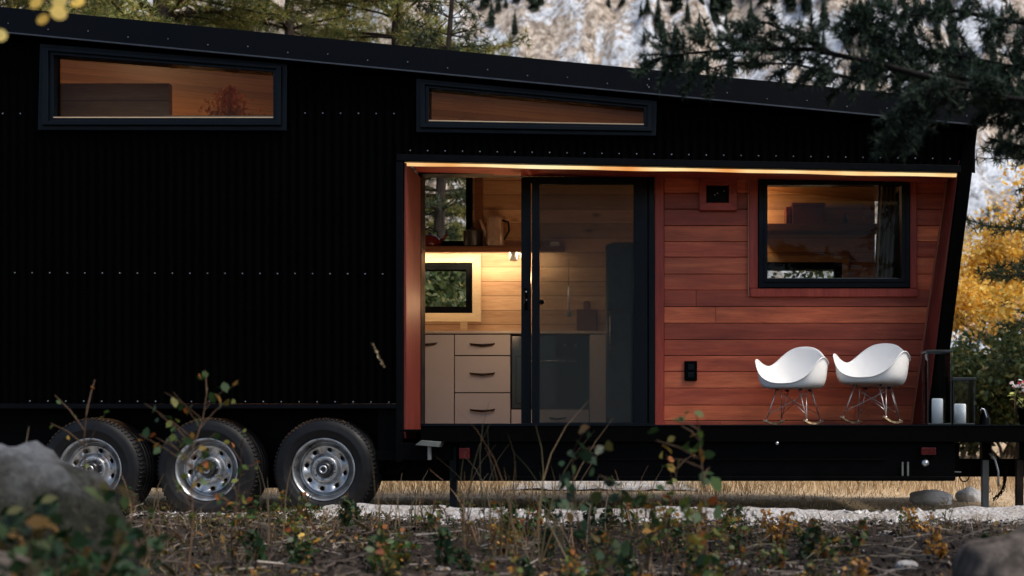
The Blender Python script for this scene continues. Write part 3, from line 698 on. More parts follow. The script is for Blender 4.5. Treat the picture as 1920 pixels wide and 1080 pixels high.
# ---- kitchen (fixed cabinets are part of the house)
kc = 1.90
def kx(px, d=kc): return X(px, d)
zfl = .706
mb = MB(); zt_c = Z(626, kc); mb.box(kx(600), kx(958), kc + .004, 2.48, zfl, zt_c); mb.box(kx(1106), kx(1136), kc - .002, 2.48, zfl, zt_c); mb.box(kx(958), kx(1106), kc + .004, 2.48, zfl, Z(766, kc))
cab = mb.build('kitchen_cabinet', M['bronze'], H)
def front(a, b_, c_, d_): 
    mb = MB(); mb.box(kx(a), kx(c_), kc - .018, kc + .002, Z(d_, kc), Z(b_, kc)); return mb.build('drawer_front', M['paintgrey'], cab, bevel=.002)
def handle(a, py, c_, o):
    mb = MB(); y = kc - .045
    mb.tube([(kx(a), kc - .018, Z(py - 2, kc)), (kx(a) + .01, y, Z(py, kc)), (kx((a + c_) / 2), y - .005, Z(py + 2, kc)), (kx(c_) - .01, y, Z(py, kc)), (kx(c_), kc - .018, Z(py - 2, kc))], [.005, .009, .012, .009, .005], 8); mb.build('handle', M['bronze'], cab, True)
front(640, 628, 851.5, 800); handle(775, 645, 820, 0)
for (y0, y1, hy) in ((628, 666, 646), (668, 735.5, 701), (737.5, 800, 769)): front(853.5, y0, 957, y1); handle(882, hy, 928, 0)
front(959.5, 768, 1104, 800); handle(1030, 784, 1062, 0)
mb = MB(); mb.box(kx(1106), kx(1136), kc - .018, kc - .0025, zfl, Z(628, kc)); mb.build('end_panel', M['paintgrey'], cab)
mb = MB(); mb.box(kx(600), kx(1138), kc - .035, 2.47, Z(626, kc) + .0005, Z(621, kc)); mb.build('countertop', M['counter'], H, bevel=.003)
mb = MB(); mb.box(kx(960), kx(1105), kc - .02, kc + .004, Z(766, kc), Z(630, kc)); ov = mb.build('oven', M['oven'], H, bevel=.003)
mb = MB(); mb.box(kx(968), kx(1097), kc - .034, kc - .0205, Z(757, kc), Z(668, kc)); mb.build('oven_door', M['oven'], ov, bevel=.004)
mb = MB(); mb.tube([(kx(985), kc - .036, Z(678, kc)), (kx(986), kc - .07, Z(678, kc)), (kx(1080), kc - .07, Z(678, kc)), (kx(1081), kc - .036, Z(678, kc))], .009, 8); mb.build('oven_handle', M['steel'], ov, True)
for px in (985, 1005, 1060, 1080):
    mb = MB(); mb.lathe([(.014, 0), (.011, -.02), (.0001, -.021)], 12, 'y', (kx(px), kc - .0205, Z(648, kc))); mb.build('oven_knob', M['steel'], ov, True)
mb = MB()
for px in (1000, 1050):
    for r in (.04, .07, .095): mb.lathe([(r, .0), (r + .008, .0), (r + .008, .012), (r, .012)], 24, 'z', (kx(px), 2.2, Z(621, kc) + .002), closed=True)
mb.build('hob', M['blackpot'], H)
# shelf along the back wall with a light under it
mb = MB(); sh0, sh1 = Z(474, 2.3), Z(463, 2.3); mb.box(X(650, 2.3), X(1056, 2.3), 2.25, 2.495, sh1 - .014, sh1); mb.box(X(650, 2.3), X(1056, 2.3), 2.25, 2.272, sh0, sh1 - .0145)
shelf = mb.build('shelf', M['brownwood'], H, bevel=.003)
mb = MB(); mb.box(X(660, 2.4), X(1030, 2.4), 2.285, 2.315, sh1 - .028, sh1 - .0165); mb.build('under_shelf_light', M['underled'], H)
mb = MB(); mb.box(X(863, 2.49), X(876, 2.49), 2.49, 2.499, Z(618, 2.49), Z(601, 2.49)); mb.build('wall_socket', M['pinetrim'], H, bevel=.002)
# loft: low partition panel behind the left clerestory
mb = MB(); mb.box(X(60, .45), X(322, .45), .40, .46, Z(330, .45), Z(160, .45)); mb.build('loft_panel', M['pine'], H)
mb = MB(); mb.box(X(330, .3), X(560, .3), .09, .5, Z(235, .2), Z(224.5, .2)); mb.build('loft_sill', M['pinetrim'], H)
# shelf in the right room
mb = MB(); mb.box(X(1428, 2.3), X(1650, 2.3), 2.28, 2.495, Z(433, 2.3), Z(420, 2.3)); mb.build('shelf', M['brownwood'], H, bevel=.003)
# warm point lights for the interior glow, unseen and without fixtures
def lamp(px, py, d, power, col=(1, .62, .32), r=.05):
    p = P(px, py, d); L_ = bpy.data.lights.new('unseen_light', 'POINT'); L_.energy = power; L_.color = col; L_.shadow_soft_size = r
    o = bpy.data.objects.new('unseen_light_source', L_); link(o); o.location = p; o['kind'] = 'helper'; return p
def unseen_lamp(px, py, d, power, col=(1, .62, .32)):
    p = lamp(px, py, d, power, col)
unseen_lamp(880, 570, .8, 8); unseen_lamp(1395, 380, 2.25, 14); unseen_lamp(250, 420, 1.7, 30); unseen_lamp(1020, 520, 1.1, 8); unseen_lamp(190, 330, .2, 2.2)  # first is low fill for the drawers, last added fill for the loft panel

# things standing on the shelves
s = sh1 + .001
j = thing('jug', 'tall beige jug with spout and handle on the kitchen shelf beside the window', 'jug', (X(928, 2.37), 2.37, s))
mb = MB(); mb.lathe([(.0001, 0), (.088, 0), (.093, .02), (.085, .16), (.072, .27), (.076, .30), (.070, .30), (.066, .27), (.078, .15), (.08, .02)], 28, 'z'); mb.build('body', M['ceramic'], j, True, local=True)
mb = MB(); mb.tube([(.07, 0, .27), (.13, 0, .25), (.14, 0, .17), (.1, 0, .1), (.082, 0, .08)], .012, 8); mb.build('handle', M['bronze'], j, True, local=True)
mb = MB(); mb.tube([(-.07, 0, .1), (-.11, 0, .2), (-.14, 0, .28)], [.026, .02, .014], 10); mb.build('spout', M['ceramic'], j, True, local=True)
k_ = thing('kettle', 'small dark red kettle on the shelf below the upper kitchen window', 'kettle', (X(806, 2.37), 2.37, s))
mb = MB(); mb.lathe([(.0001, 0), (.10, 0), (.115, .03), (.10, .09), (.055, .125), (.0001, .13)], 28, 'z'); mb.build('body', M['kettle'], k_, True, local=True)
mb = MB(); mb.lathe([(.02, .128), (.022, .145), (.0001, .155)], 14, 'z'); mb.build('lid', M['blackpot'], k_, True, local=True)
mb = MB(); mb.tube([(-.09, 0, .09), (-.07, 0, .17), (0, 0, .2), (.07, 0, .17), (.09, 0, .09)], .008, 8); mb.build('handle', M['blackpot'], k_, True, local=True)
mb = MB(); mb.tube([(.09, 0, .06), (.14, 0, .1), (.17, 0, .14)], [.02, .014, .01], 8); mb.build('spout', M['kettle'], k_, True, local=True)
po = thing('pot', 'squat black cooking pot on the kitchen shelf between kettle and jug', 'pot', (X(887, 2.36), 2.36, s))
mb = MB(); mb.lathe([(.0001, 0), (.085, 0), (.092, .02), (.092, .15), (.098, .155), (.06, .17), (.0001, .175)], 28, 'z'); mb.build('body', M['blackpot'], po, True, local=True)
mb = MB(); mb.lathe([(.012, .174), (.02, .195), (.0001, .205)], 12, 'z'); mb.build('lid_knob', M['blackpot'], po, True, local=True)
def mug(px, py, d, label):
    m = thing('mug', label, 'mug', (X(px, d), d, Z(py, d)), 'mugs hanging under the kitchen shelf')
    mb = MB(); mb.lathe([(.0001, 0), (.036, 0), (.042, .01), (.042, .085), (.038, .085), (.037, .01)], 20, 'z'); mb.build('body', M['wax'], m, True, local=True)
    mb = MB(); mb.tube([(.04, 0, .07), (.068, 0, .065), (.068, 0, .03), (.04, 0, .02)], .006, 6); mb.build('handle', M['wax'], m, True, local=True)
    return m
m1 = mug(963, 489, 2.3, 'white mug hanging under the shelf next to the door stile')
mb = MB(); mb.tube([(.068, 0, .05), (.05, 0, .1), (.02, 0, .118), (.02, 0, .125)], .003, 6); mb.build('hook', M['steel'], m1, local=True)
la = thing('ladle', 'steel ladle hanging over the hob behind the insect screen', 'ladle', (X(1066, 2.3), 2.3, Z(594, 2.3)))
mb = MB(); mb.tube([(0, 0, .29), (0, .0, .05), (.005, 0, .03)], [.008, .010, .010], 8); mb.build('handle', M['steel'], la, True, local=True)
mb = MB(); mb.lathe([(.0001, 0), (.02, .004), (.032, .02), (.036, .036)], 18, 'z'); mb.build('bowl', M['steel'], la, True, local=True)
mb = MB(); mb.tube([(0, 0, .285), (0, 0, .56)], .0022, 6); mb.build('cord', M['bronze'], la, True, local=True)
cj = thing('jar', 'small lidded jar on the shelf end behind the insect screen', 'jar', (X(1040, 2.37), 2.37, s))
mb = MB(); mb.lathe([(.0001, 0), (.045, 0), (.048, .015), (.044, .055), (.0001, .056)], 20, 'z'); mb.build('body', M['wax'], cj, True, local=True)
mb = MB(); mb.lathe([(.038, .057), (.038, .072), (.0001, .074)], 20, 'z'); mb.build('lid', M['ceramic'], cj, True, local=True)
cb = thing('cutting_board', 'upright pale cutting board standing on the counter behind the screen', 'cutting board', (X(1100, 2.42), 2.42, Z(621, kc) + .001))
mb = MB(); mb.box(-.1, .1, -.012, .012, 0, .26); mb.box(-.03, .03, -.011, .011, .26, .34); mb.build('board', M['brownwood'], cb, bevel=.01, local=True)
fr_ = thing('refrigerator', 'dark blue rounded refrigerator beside the kitchen counter behind the screen door', 'refrigerator', (X(1185, 2.1), 2.15, zfl + .001))
mb = MB(); mb.box(-.24, .24, -.24, .3, 0, 1.72); mb.build('cabinet', M['fridge'], fr_, bevel=.07, local=True)
mb = MB(); mb.box(-.238, .238, -.285, -.245, .06, 1.05); mb.box(-.238, .238, -.285, -.245, 1.07, 1.68); mb.build('door', M['fridge'], fr_, bevel=.03, local=True)
mb = MB(); mb.tube([(-.19, -.286, .7), (-.19, -.33, .72), (-.19, -.33, 1.0), (-.19, -.286, 1.02)], .01, 8); mb.build('handle', M['steel'], fr_, True, local=True)
rb = thing('storage_box', 'dark red lidded box on the shelf seen through the big recess window', 'box', (X(1514, 2.37), 2.39, Z(420, 2.3) + .001))
mb = MB(); mb.box(-.155, .155, -.09, .09, 0, .17); mb.build('box_body', M['redbox'], rb, bevel=.005, local=True)
mb = MB(); mb.box(-.162, .162, -.096, .096, .171, .205); mb.build('lid', M['redbox'], rb, bevel=.006, local=True)
mb = MB(); mb.box(-.215, -.17, -.09, .09, 0, .165); tag(mb.build('book', M['kettle'], None, bevel=.003), 'red upright book leaning beside the dark red box on the shelf', 'book').location = (X(1514, 2.37), 2.39, Z(420, 2.3) + .001)
sb = thing('bottle', 'little dark bottle standing alone on the shelf behind the big window', 'bottle', (X(1584, 2.36), 2.36, Z(420, 2.3) + .001))
mb = MB(); mb.lathe([(.0001, 0), (.026, 0), (.028, .01), (.028, .06), (.011, .08), (.011, .1), (.0001, .1)], 16, 'z'); mb.build('body', M['blackpot'], sb, True, local=True)
mb = MB(); mb.lathe([(.013, .1005), (.013, .112), (.0001, .113)], 12, 'z'); mb.build('cap', M['bronze'], sb, True, local=True)
mb = MB(); n = 40; vs = []
for k in range(n + 1):
    t_ = k / n; px = 1652 + 34 * t_; yy = .78 + .03 * math.sin(t_ * 26)
    vs += [(X(px - 14, .7) , yy, Z(600, .7)), (X(px, .7), yy, Z(338, .7))]
mb.add(vs, [(2 * k, 2 * k + 2, 2 * k + 3, 2 * k + 1) for k in range(n)])
o = mb.build('curtain', M['curtain'], None, True); tag(o, 'pale gathered curtain hanging inside the edge of the big recess window', 'curtain')
# dried plant in the left clerestory
dp = thing('dried_plant', 'spray of dried orange leaves in a pot behind the upper loft window', 'plant', (X(432, .3), .3, Z(224, .25) + .001))
mb = MB(); mb.lathe([(.0001, -.03), (.06, -.03), (.075, .02), (.07, .02), (.0001, .0)], 20, 'z'); mb.build('pot', M['ceramic'], dp, True, local=True)
V = []
for k in range(420):
    r_ = abs(rng.normal(0, .11)); a = rng.uniform(0, 6.28); h_ = rng.uniform(.0, .26) * max(0, 1 - (r_ / .36) ** 1.3)
    c = Vector((r_ * math.cos(a), r_ * math.sin(a) * .5, h_)); ln = rng.uniform(.02, .045); tl = Vector((rng.normal(0, .35), rng.normal(0, .3), 1)).normalized(); sd = tl.cross(Vector((0, 1, .2))).normalized() * ln * .28
    V += [c, c + tl * ln * .5 + sd, c + tl * ln, c + tl * ln * .5 - sd]
tri_mesh('foliage', np.array([tuple(v) for v in V]), 4, M['dried'], dp)

# ------------------------------------------------------------------ rocking chairs
def make_chair(name, label):
    c = thing(name, label, 'chair', (0, 0, 0), 'white shell chairs on the deck')
    th = np.radians([0, 22, 42, 58, 75, 95, 115, 130, 145, 160, 180]); th = np.concatenate([th, (2 * np.pi - th[-2:0:-1])])
    rad = np.array([.275, .30, .36, .37, .345, .33, .325, .325, .32, .30, .285]); rad = np.concatenate([rad, rad[-2:0:-1]])
    hh = np.array([.042, .046, .10, .25, .268, .225, .20, .255, .33, .375, .385]); hh = np.concatenate([hh, hh[-2:0:-1]])
    n = 72; ang = np.linspace(0, 2 * np.pi, n, endpoint=False)
    def per(vals):
        t3 = np.concatenate([th - 2 * np.pi, th, th + 2 * np.pi]); v3 = np.tile(vals, 3)
        y = np.interp(ang, t3, v3)
        for _ in range(3): y = (np.roll(y, 1) + 2 * y + np.roll(y, -1)) / 4
        return y
    rim_r, rim_h = per(rad), per(hh)
    vs = [(0, 0, 0)]; fs = []
    rows = [(.12, .0, 0), (.3, .002, 0), (.5, .008, 0), (.68, .018, 0), (.80, .05, 0), (.885, .13, 0), (.94, .30, 0), (.972, .58, 0), (.99, .84, 0), (1.0, .985, 0), (1.035, 1.0, .0), (1.05, .985, 0)]
    for fr, fh, _ in rows:
        for k in range(n):
            f = fr; a = ang[k]
            front = max(0, math.cos(a)) ** 3
            z = fh * rim_h[k] * (1 - front * .0)
            vs.append((-math.sin(a) * rim_r[k] * f, -math.cos(a) * rim_r[k] * f, z))
    for k in range(n): fs.append((0, 1 + k, 1 + (k + 1) % n))
    for r_ in range(len(rows) - 1):
        for k in range(n):
            a, b = 1 + r_ * n, 1 + (r_ + 1) * n
            fs.append((a + k, b + k, b + (k + 1) % n, a + (k + 1) % n))
    mb = MB(); mb.add([(x, y, z + .305) for x, y, z in vs], fs)
    o = mb.build('seat_shell', M['white'], c, True, local=True)
    md = o.modifiers.new('t', 'SOLIDIFY'); md.thickness = .007; md.offset = 0
    md = o.modifiers.new('s', 'SUBSURF'); md.levels = 1; md.render_levels = 2
    # wire base: feet at the runners, V struts to four mounts
    for sx in (-1, 1):
        run = []
        for k in range(13):
            y = -.27 + .54 * k / 12; run.append((sx * .205, y, .010 + .026 * (y / .27) ** 2))
        mb = MB()
        for p, q in zip(run[:-1], run[1:]):
            mb.hexa([(p[0] - .009, p[1], p[2] - .008), (p[0] + .009, p[1], p[2] - .008), (q[0] + .009, q[1], q[2] - .008), (q[0] - .009, q[1], q[2] - .008),
                     (p[0] - .009, p[1], p[2] + .008), (p[0] + .009, p[1], p[2] + .008), (q[0] + .009, q[1], q[2] + .008), (q[0] - .009, q[1], q[2] + .008)])
        mb.build('rocker', M['maple'], c, local=True)
        for sy in (-1, 1):
            ft = (sx * .205, sy * .20, .045); mb = MB()
            mb.tube([(sx * .115, sy * .16, .298), ft], .0048, 8); mb.tube([(sx * .155, sy * .075, .30), ft], .0048, 8)
            mb.tube([ft, (ft[0], ft[1], .02)], .008, 8); mb.build('leg', M['wire'], c, True, local=True)
            mb = MB(); mb.lathe([(.018, .29), (.02, .31), (.0001, .311)], 12, 'z', (sx * .12, sy * .14, 0)); mb.build('mount', M['blackpot'], c, True, local=True)
    mb = MB()
    mb.tube([(-.19, -.19, .09), (.12, .06, .27)], .0032, 6); mb.tube([(.19, -.19, .09), (-.12, .06, .27)], .0032, 6)
    mb.tube([(-.19, .19, .09), (.12, -.06, .268)], .0032, 6); mb.tube([(.19, .19, .09), (-.12, -.06, .268)], .0032, 6)
    mb.build('brace', M['wire'], c, True, local=True)
    return c
ch = make_chair('rocking_chair', 'white shell rocking chair with wire legs, nearer to the outlet on the cedar wall')
ch2 = copy_tree(ch); ch2['label'] = 'white shell rocking chair standing next to the glass lanterns, tilted higher'
ch.location = (X(1490, 0), .06, ztop_d + .002); ch.rotation_euler = (R(0), 0, R(-27))
ch2.location = (X(1638, -.05), .02, ztop_d + .012); ch2.rotation_euler = (R(-4), 0, R(-30)); ch2.scale = (.80, .80, .93); ch.scale = (.77, .77, .88)

# lanterns and candles
def lantern(px0, px1, py, d, label, w):
    hgt = Z(py, d) - ztop_d; l = thing('lantern', label, 'lantern', (X((px0 + px1) / 2, d), d, ztop_d + .001), 'glass lanterns on the deck')
    mb = MB(); mb.box(-w, w, -w, w, 0, .012); mb.build('base', M['lantern'], l, bevel=.003, local=True)
    mb = MB()
    for sx in (-1, 1):
        for sy in (-1, 1): mb.box(sx * w - .006 * (sx > 0) - .0 * 1, sx * w + .006 * (sx < 0), sy * w - .006 * (sy > 0), sy * w + .006 * (sy < 0), .0125, hgt - .02)
    mb.build('post', M['lantern'], l, local=True)
    mb = MB(); o_, i_ = w + .006, w - .014
    for a in ((-o_, o_, -o_, -i_), (-o_, o_, i_, o_), (-o_, -i_, -i_, i_), (i_, o_, -i_, i_)): mb.box(a[0], a[1], a[2], a[3], hgt - .0195, hgt)
    mb.build('top_rim', M['lantern'], l, bevel=.003, local=True)
    g_ = w - .009
    for a in ((-g_, g_, -g_, -g_ + .002), (-g_, g_, g_ - .002, g_), (-g_, -g_ + .002, -g_ + .003, g_ - .003), (g_ - .002, g_, -g_ + .003, g_ - .003)):
        mb = MB(); mb.box(a[0], a[1], a[2], a[3], .013, hgt - .021); mb.build('glass_panel', M['lglass'], l, local=True)
    return l
lantern(1733, 1779, 658, -.2, 'taller clear glass lantern with dark frame next to the chair', .087)
lantern(1781, 1823, 709, -.2, 'shorter clear glass lantern with dark frame at the deck end', .079)
def candle(px, py, d, r, label):
    h_ = Z(py, d) - ztop_d - .0145; c = thing('candle', label, 'candle', (X(px, d), d, ztop_d + .0135), 'pillar candles in the lanterns')
    mb = MB(); mb.lathe([(.0001, 0), (r, 0), (r, h_ - .006), (r - .006, h_), (r * .55, h_ - .008), (.0001, h_ - .012)], 32, 'z'); mb.build('wax', M['wax'], c, True, local=True)
    mb = MB(); mb.tube([(0, 0, h_ - .012), (.001, 0, h_ + .008)], .0018, 6); mb.build('wick', M['blackpot'], c, True, local=True)
candle(1757.5, 747, -.2, .040, 'white pillar candle inside the taller glass lantern')
candle(1800, 757, -.2, .042, 'white pillar candle inside the shorter glass lantern')

# ------------------------------------------------------------------ ground, gravel, mountain
def gz(x, y):
    x = np.asarray(x, float); y = np.asarray(y, float)
    hump = np.exp(-((y + 1.5) / 1.0) ** 2) * (.055 + .085 * np.clip((-.5 - x) / 3.5, 0, 1.1)) + .05 * np.exp(-((y + 1.5) / 1.0) ** 2) * np.clip((x - 1.8) / 1.5, 0, 1)
    near = np.clip((-y - .6) / 1.2, 0, 1)
    return hump + near * (.09 * (fbm(x * 1.3, y * 1.3, 3, 4) - .5) + .05 * (fbm(x * 5, y * 5, 8, 3) - .5)) + np.clip((np.abs(y) - 12) / 30, 0, 1) * 1.2 * (fbm(x * .06, y * .06, 4, 3) - .35)
def axis(n, far, near):
    u = np.linspace(-1, 1, n); return np.sign(u) * (near * np.abs(u) + (far - near) * np.abs(u) ** 7)
gx = axis(301, 1500, 12); gy = axis(301, 1500, 12) - 1
GX, GY = np.meshgrid(gx, gy); GZ = gz(GX, GY)
o = grid_mesh('ground', np.stack([GX.ravel(), GY.ravel(), GZ.ravel()], 1), 301, 301, M['ground']); o['kind'] = 'structure'
# gravel track lying under the trailer
nu, nv = 320, 70
u = np.linspace(-7, X(1815, .8), nu); V = []
for j in range(nv):
    t_ = j / (nv - 1)
    y0 = -.95 + .25 * (vnoise(u * 1.7, u * 0, 5) - .5); wide = .75 + .4 * (vnoise(u * 2.1, u * 0 + 3, 9) - .3)
    y1 = y0 + .75 + wide; y = y0 + (y1 - y0) * t_
    e_ = min(1, t_ * 8, (1 - t_) * 8); z = gz(u, y) + .006 + e_ * (.012 + .075 * np.clip((u + 3.0) / .8, 0, 1) * np.exp(-((y + .62) / .22) ** 2) * (.6 + .8 * vnoise(u * 3, y * 3, 15)) + .03 * vnoise(u * 9, y * 9, 12))
    V.append(np.stack([u, y, z], 1))
o = grid_mesh('gravel_track', np.concatenate(V), nu, nv, M['gravel']); o['kind'] = 'structure'

# pale gravel clearing beyond the trailer
nu, nv = 80, 60; uu = np.linspace(0, 1, nu); V = []
for j in range(nv):
    t_ = j / (nv - 1); y = 3.55 + 5.5 * t_ + .3 * (vnoise(uu * 6, uu * 0, 19) - .5); hw = 1.15 * (1 - .35 * t_) * (1 + .3 * (vnoise(np.array([t_ * 6]), np.array([.3]), 23)[0] - .5))
    xx = -.75 - .1 * t_ + hw * (uu * 2 - 1); V.append(np.stack([xx, y, gz(xx, y) + .006 + .03 * vnoise(xx * 8, y * 8, 12) * np.minimum(1, np.minimum(uu, 1 - uu) * 8)], 1))
o = grid_mesh('gravel_clearing', np.concatenate(V), nu, nv, M['gravel']); o['kind'] = 'structure'
# mountain: one steep slope sheet
nu, nv = 330, 190
mx = np.linspace(-420, 330, nu); s_ = np.linspace(0, 1, nv)
MXg, S = np.meshgrid(mx, s_)
dep = 210 + 330 * S ** 1.1
gul = fbm(MXg * .022 + 5, S * 2.2, 21, 4); rid = np.abs(fbm(MXg * .05, S * 6, 31, 5) - .5) * 2
hz = -6 + 420 * S ** 1.22 + 34 * (gul - .5) * np.clip(S * 5, 0, 1) - 16 * rid * np.clip(S * 6, 0, 1) + 11 * (fbm(MXg * .16, S * 22, 41, 4) - .5)
yy = dep + 26 * (fbm(MXg * .03, S * 5, 51, 4) - .5)
o = grid_mesh('mountain', np.stack([MXg.ravel(), yy.ravel(), hz.ravel()], 1), nu, nv, M['mountain'], smooth=False); o['kind'] = 'structure'
MTN = (mx, yy, hz)

# ------------------------------------------------------------------ vegetation builders
def unit(v): return v / (np.linalg.norm(v, axis=-1, keepdims=True) + 1e-9)
def tufts(pts, dirs, n, ln, w, spread=.75, r=rng):
    """n thin needles around each point"""
    m = len(pts); p = np.repeat(np.array(pts), n, 0); d = np.repeat(unit(np.array(dirs)), n, 0)
    q = unit(d * (1 - spread) + spread * unit(r.normal(size=(m * n, 3)))); L_ = ln * r.uniform(.7, 1.15, (m * n, 1))
    sd = unit(np.cross(q, r.normal(size=(m * n, 3)))) * w / 2
    V = np.empty((m * n, 3, 3)); V[:, 0] = p - sd; V[:, 1] = p + sd; V[:, 2] = p + q * L_
    return V.reshape(-1, 3)
def leaves(pts, size, r=rng, up=.4, k=4, asp=.62):
    m = len(pts); p = np.array(pts); nrm = unit(r.normal(size=(m, 3)) + np.array([0, 0, up])); a = unit(np.cross(nrm, r.normal(size=(m, 3)))); b = np.cross(nrm, a)
    s = (size * r.uniform(.6, 1.25, (m, 1)))
    V = np.empty((m, 6, 3)); fold = nrm * s * .12
    V[:, 0] = p - a * s * .5; V[:, 1] = p - a * s * .12 + b * s * asp * .45 + fold; V[:, 2] = p + a * s * .22 + b * s * asp * .38 + fold
    V[:, 3] = p + a * s * .55; V[:, 4] = p + a * s * .22 - b * s * asp * .38 + fold; V[:, 5] = p - a * s * .12 - b * s * asp * .45 + fold
    return V.reshape(-1, 3)

def make_pine(Ht, cb, Lmax, seed, mat_n, barkm, tuft_n=13, nl=.17, nw=.021, lev=.34, per=7, name='pine_tree', label='', loc=(0, 0, 0), rotz=0):
    r = np.random.default_rng(seed); t = thing(name, label, 'tree', loc, None, rotz)
    mb = MB(); lean = r.normal(0, .12, 2)
    tr = [Vector((lean[0] * (k / 8) ** 2, lean[1] * (k / 8) ** 2, Ht * k / 8)) for k in range(9)]
    mb.tube(tr, [Ht * .017 * (1 - .93 * k / 8) + .01 for k in range(9)], 9)
    pts, dirs = [], []
    z = cb
    while z < Ht - .1:
        f = (z - cb) / (Ht - cb); base = Vector((lean[0] * (z / Ht) ** 2, lean[1] * (z / Ht) ** 2, z))
        for b in range(per):
            if r.random() < .12: continue
            a = r.uniform(0, 6.283); Lb = Lmax * ((1 - f) ** .75 * r.uniform(.55, 1.1) + .08) * min(1, .55 + f * 2.2)
            dr = Vector((math.cos(a), math.sin(a), 0)); up = r.uniform(-.12, .3) + f * .35
            bp = []
            for k in range(6):
                q = k / 5; bp.append(base + dr * Lb * q + Vector((r.normal(0, .03), r.normal(0, .03), 1)) * (Lb * (up * q - .28 * q * q + .16 * q ** 4)))
            mb.tube(bp, [max(.006, .016 * Lb * (1 - .85 * k / 5) + .003) for k in range(6)], 5, cap=False)
            nt = max(3, int(Lb / .13))
            for k in range(nt):
                q = .3 + .7 * (k + r.random()) / nt; i = min(4, int(q * 5)); c = bp[i].lerp(bp[i + 1], q * 5 - i)
                sg = 1 if k % 2 else -1; side = Vector((-dr.y, dr.x, 0)) * sg
                tl = Lb * .32 * (1.15 - q) + .12
                td = (dr * .7 + side * r.uniform(.4, 1) + Vector((0, 0, r.uniform(-.25, .4)))).normalized()
                for m in range(max(1, int(tl / .14))):
                    p = c + td * (.08 + .14 * m) + Vector(r.normal(0, .025, 3)); pts.append(p); dirs.append(td + Vector((0, 0, .25)))
        z += lev * r.uniform(.7, 1.25)
    mb.build('trunk', barkm, t, True, local=True, recalc=False)
    tri_mesh('crown', tufts([tuple(p) for p in pts], [tuple(d) for d in dirs], tuft_n, nl, nw, .7, r), 3, mat_n, t)
    return t

def grow(mb, p, d, L_, rad, depth, r, ends, split=3, spread=.6, n=6):
    pts = [p]; q = p.copy(); dd = d.copy()
    for k in range(4):
        dd = (dd + Vector(r.normal(0, .13, 3)) + Vector((0, 0, .06))).normalized(); q = q + dd * L_ / 4; pts.append(q.copy())
        if depth <= 1: ends.append(q.copy())
    mb.tube(pts, [rad * (1 - .4 * k / 4) for k in range(5)], n, cap=False)
    if depth == 0: return
    for k in range(split):
        nd = (dd + Vector(r.normal(0, spread, 3))).normalized(); nd.z = max(nd.z, -.15)
        st = pts[2 + k % 3]
        grow(mb, st, nd, L_ * r.uniform(.55, .8), rad * .55, depth - 1, r, ends, split, spread, 5 if depth > 1 else 4)

def make_broadleaf(name, label, cat, loc, trunk_h, L_, rad, depth, lm, bm, leafsize, per, sig, seed, stems=1, spread=.6, group=None, rotz=0, split=3):
    r = np.random.default_rng(seed); t = thing(name, label, cat, loc, group, rotz); mb = MB(); ends = []
    for s_ in range(stems):
        a = r.uniform(0, 6.28); d = Vector((math.cos(a) * .5, math.sin(a) * .5, 1)).normalized() if stems > 1 else Vector((.04, .02, 1)).normalized()
        b = Vector((r.normal(0, .12), r.normal(0, .12), 0)) if stems > 1 else Vector((0, 0, 0))
        if trunk_h > 0:
            top = b + d * trunk_h; mb.tube([b, b.lerp(top, .5) + Vector((r.normal(0, .03), 0, 0)), top], [rad, rad * .85, rad * .75], 8); b = top
        for k in range(3 if stems == 1 else 1):
            nd = (d + Vector(r.normal(0, spread * .8, 3))).normalized(); nd.z = abs(nd.z)
            grow(mb, b, nd, L_, rad * .6, depth, r, ends, split, spread)
    mb.build('trunk' if cat == 'tree' else 'stem', bm, t, True, local=True, recalc=False)
    e = np.array([tuple(p) for p in ends]); pts = np.repeat(e, per, 0) + r.normal(0, sig, (len(e) * per, 3))
    pts[:, 2] = np.maximum(pts[:, 2], .03)
    tri_mesh('crown' if cat == 'tree' else 'foliage', leaves(pts, leafsize, r), 6, lm, t)
    return t
def at(px, d): return (X(px, d), d, float(gz(X(px, d), d)))

# pines behind the trailer
pA = make_pine(15.5, 2.0, 4.0, 11, M['needle'], M['bark'], name='pine_tree', label='olive pine tree rising behind the roof above the loft window', loc=at(300, 11.5))
pB = make_pine(14.5, 1.4, 3.6, 12, M['needle'], M['bark'], name='pine_tree', label='olive pine tree behind the roof seen over the kitchen window wall', loc=at(745, 13))
def pine_copy(src, px, d, sc, rot, label):
    c = copy_tree(src); c.location = at(px, d); c.scale = (sc,) * 3; c.rotation_euler = (0, 0, rot); c['label'] = label; return c
pine_copy(pB, 30, 14, 1.0, 2.0, 'olive pine tree furthest to the left behind the roof')
pine_copy(pA, 545, 16, .95, 3.1, 'olive pine tree behind the roof between the two upper windows')
pine_copy(pA, 640, 24, 1.0, 4.4, 'distant olive pine tree standing back between two nearer roofline pines')
pine_copy(pB, 160, 22, 1.1, .8, 'distant olive pine tree behind the trees at the far roof end')
pC = make_pine(10.5, 1.0, 2.1, 13, M['needlegreen'], M['bark'], name='pine_tree', label='dark green pine tree at the picture edge beside the yellow tree', loc=at(2015, 9.5))
pine_copy(pC, 1862, 30, .8, 2.2, 'slender dark green pine tree standing behind the yellow tree')
pine_copy(pC, 815, 10, .85, 1.1, 'short dark green pine tree seen through the upper kitchen window')
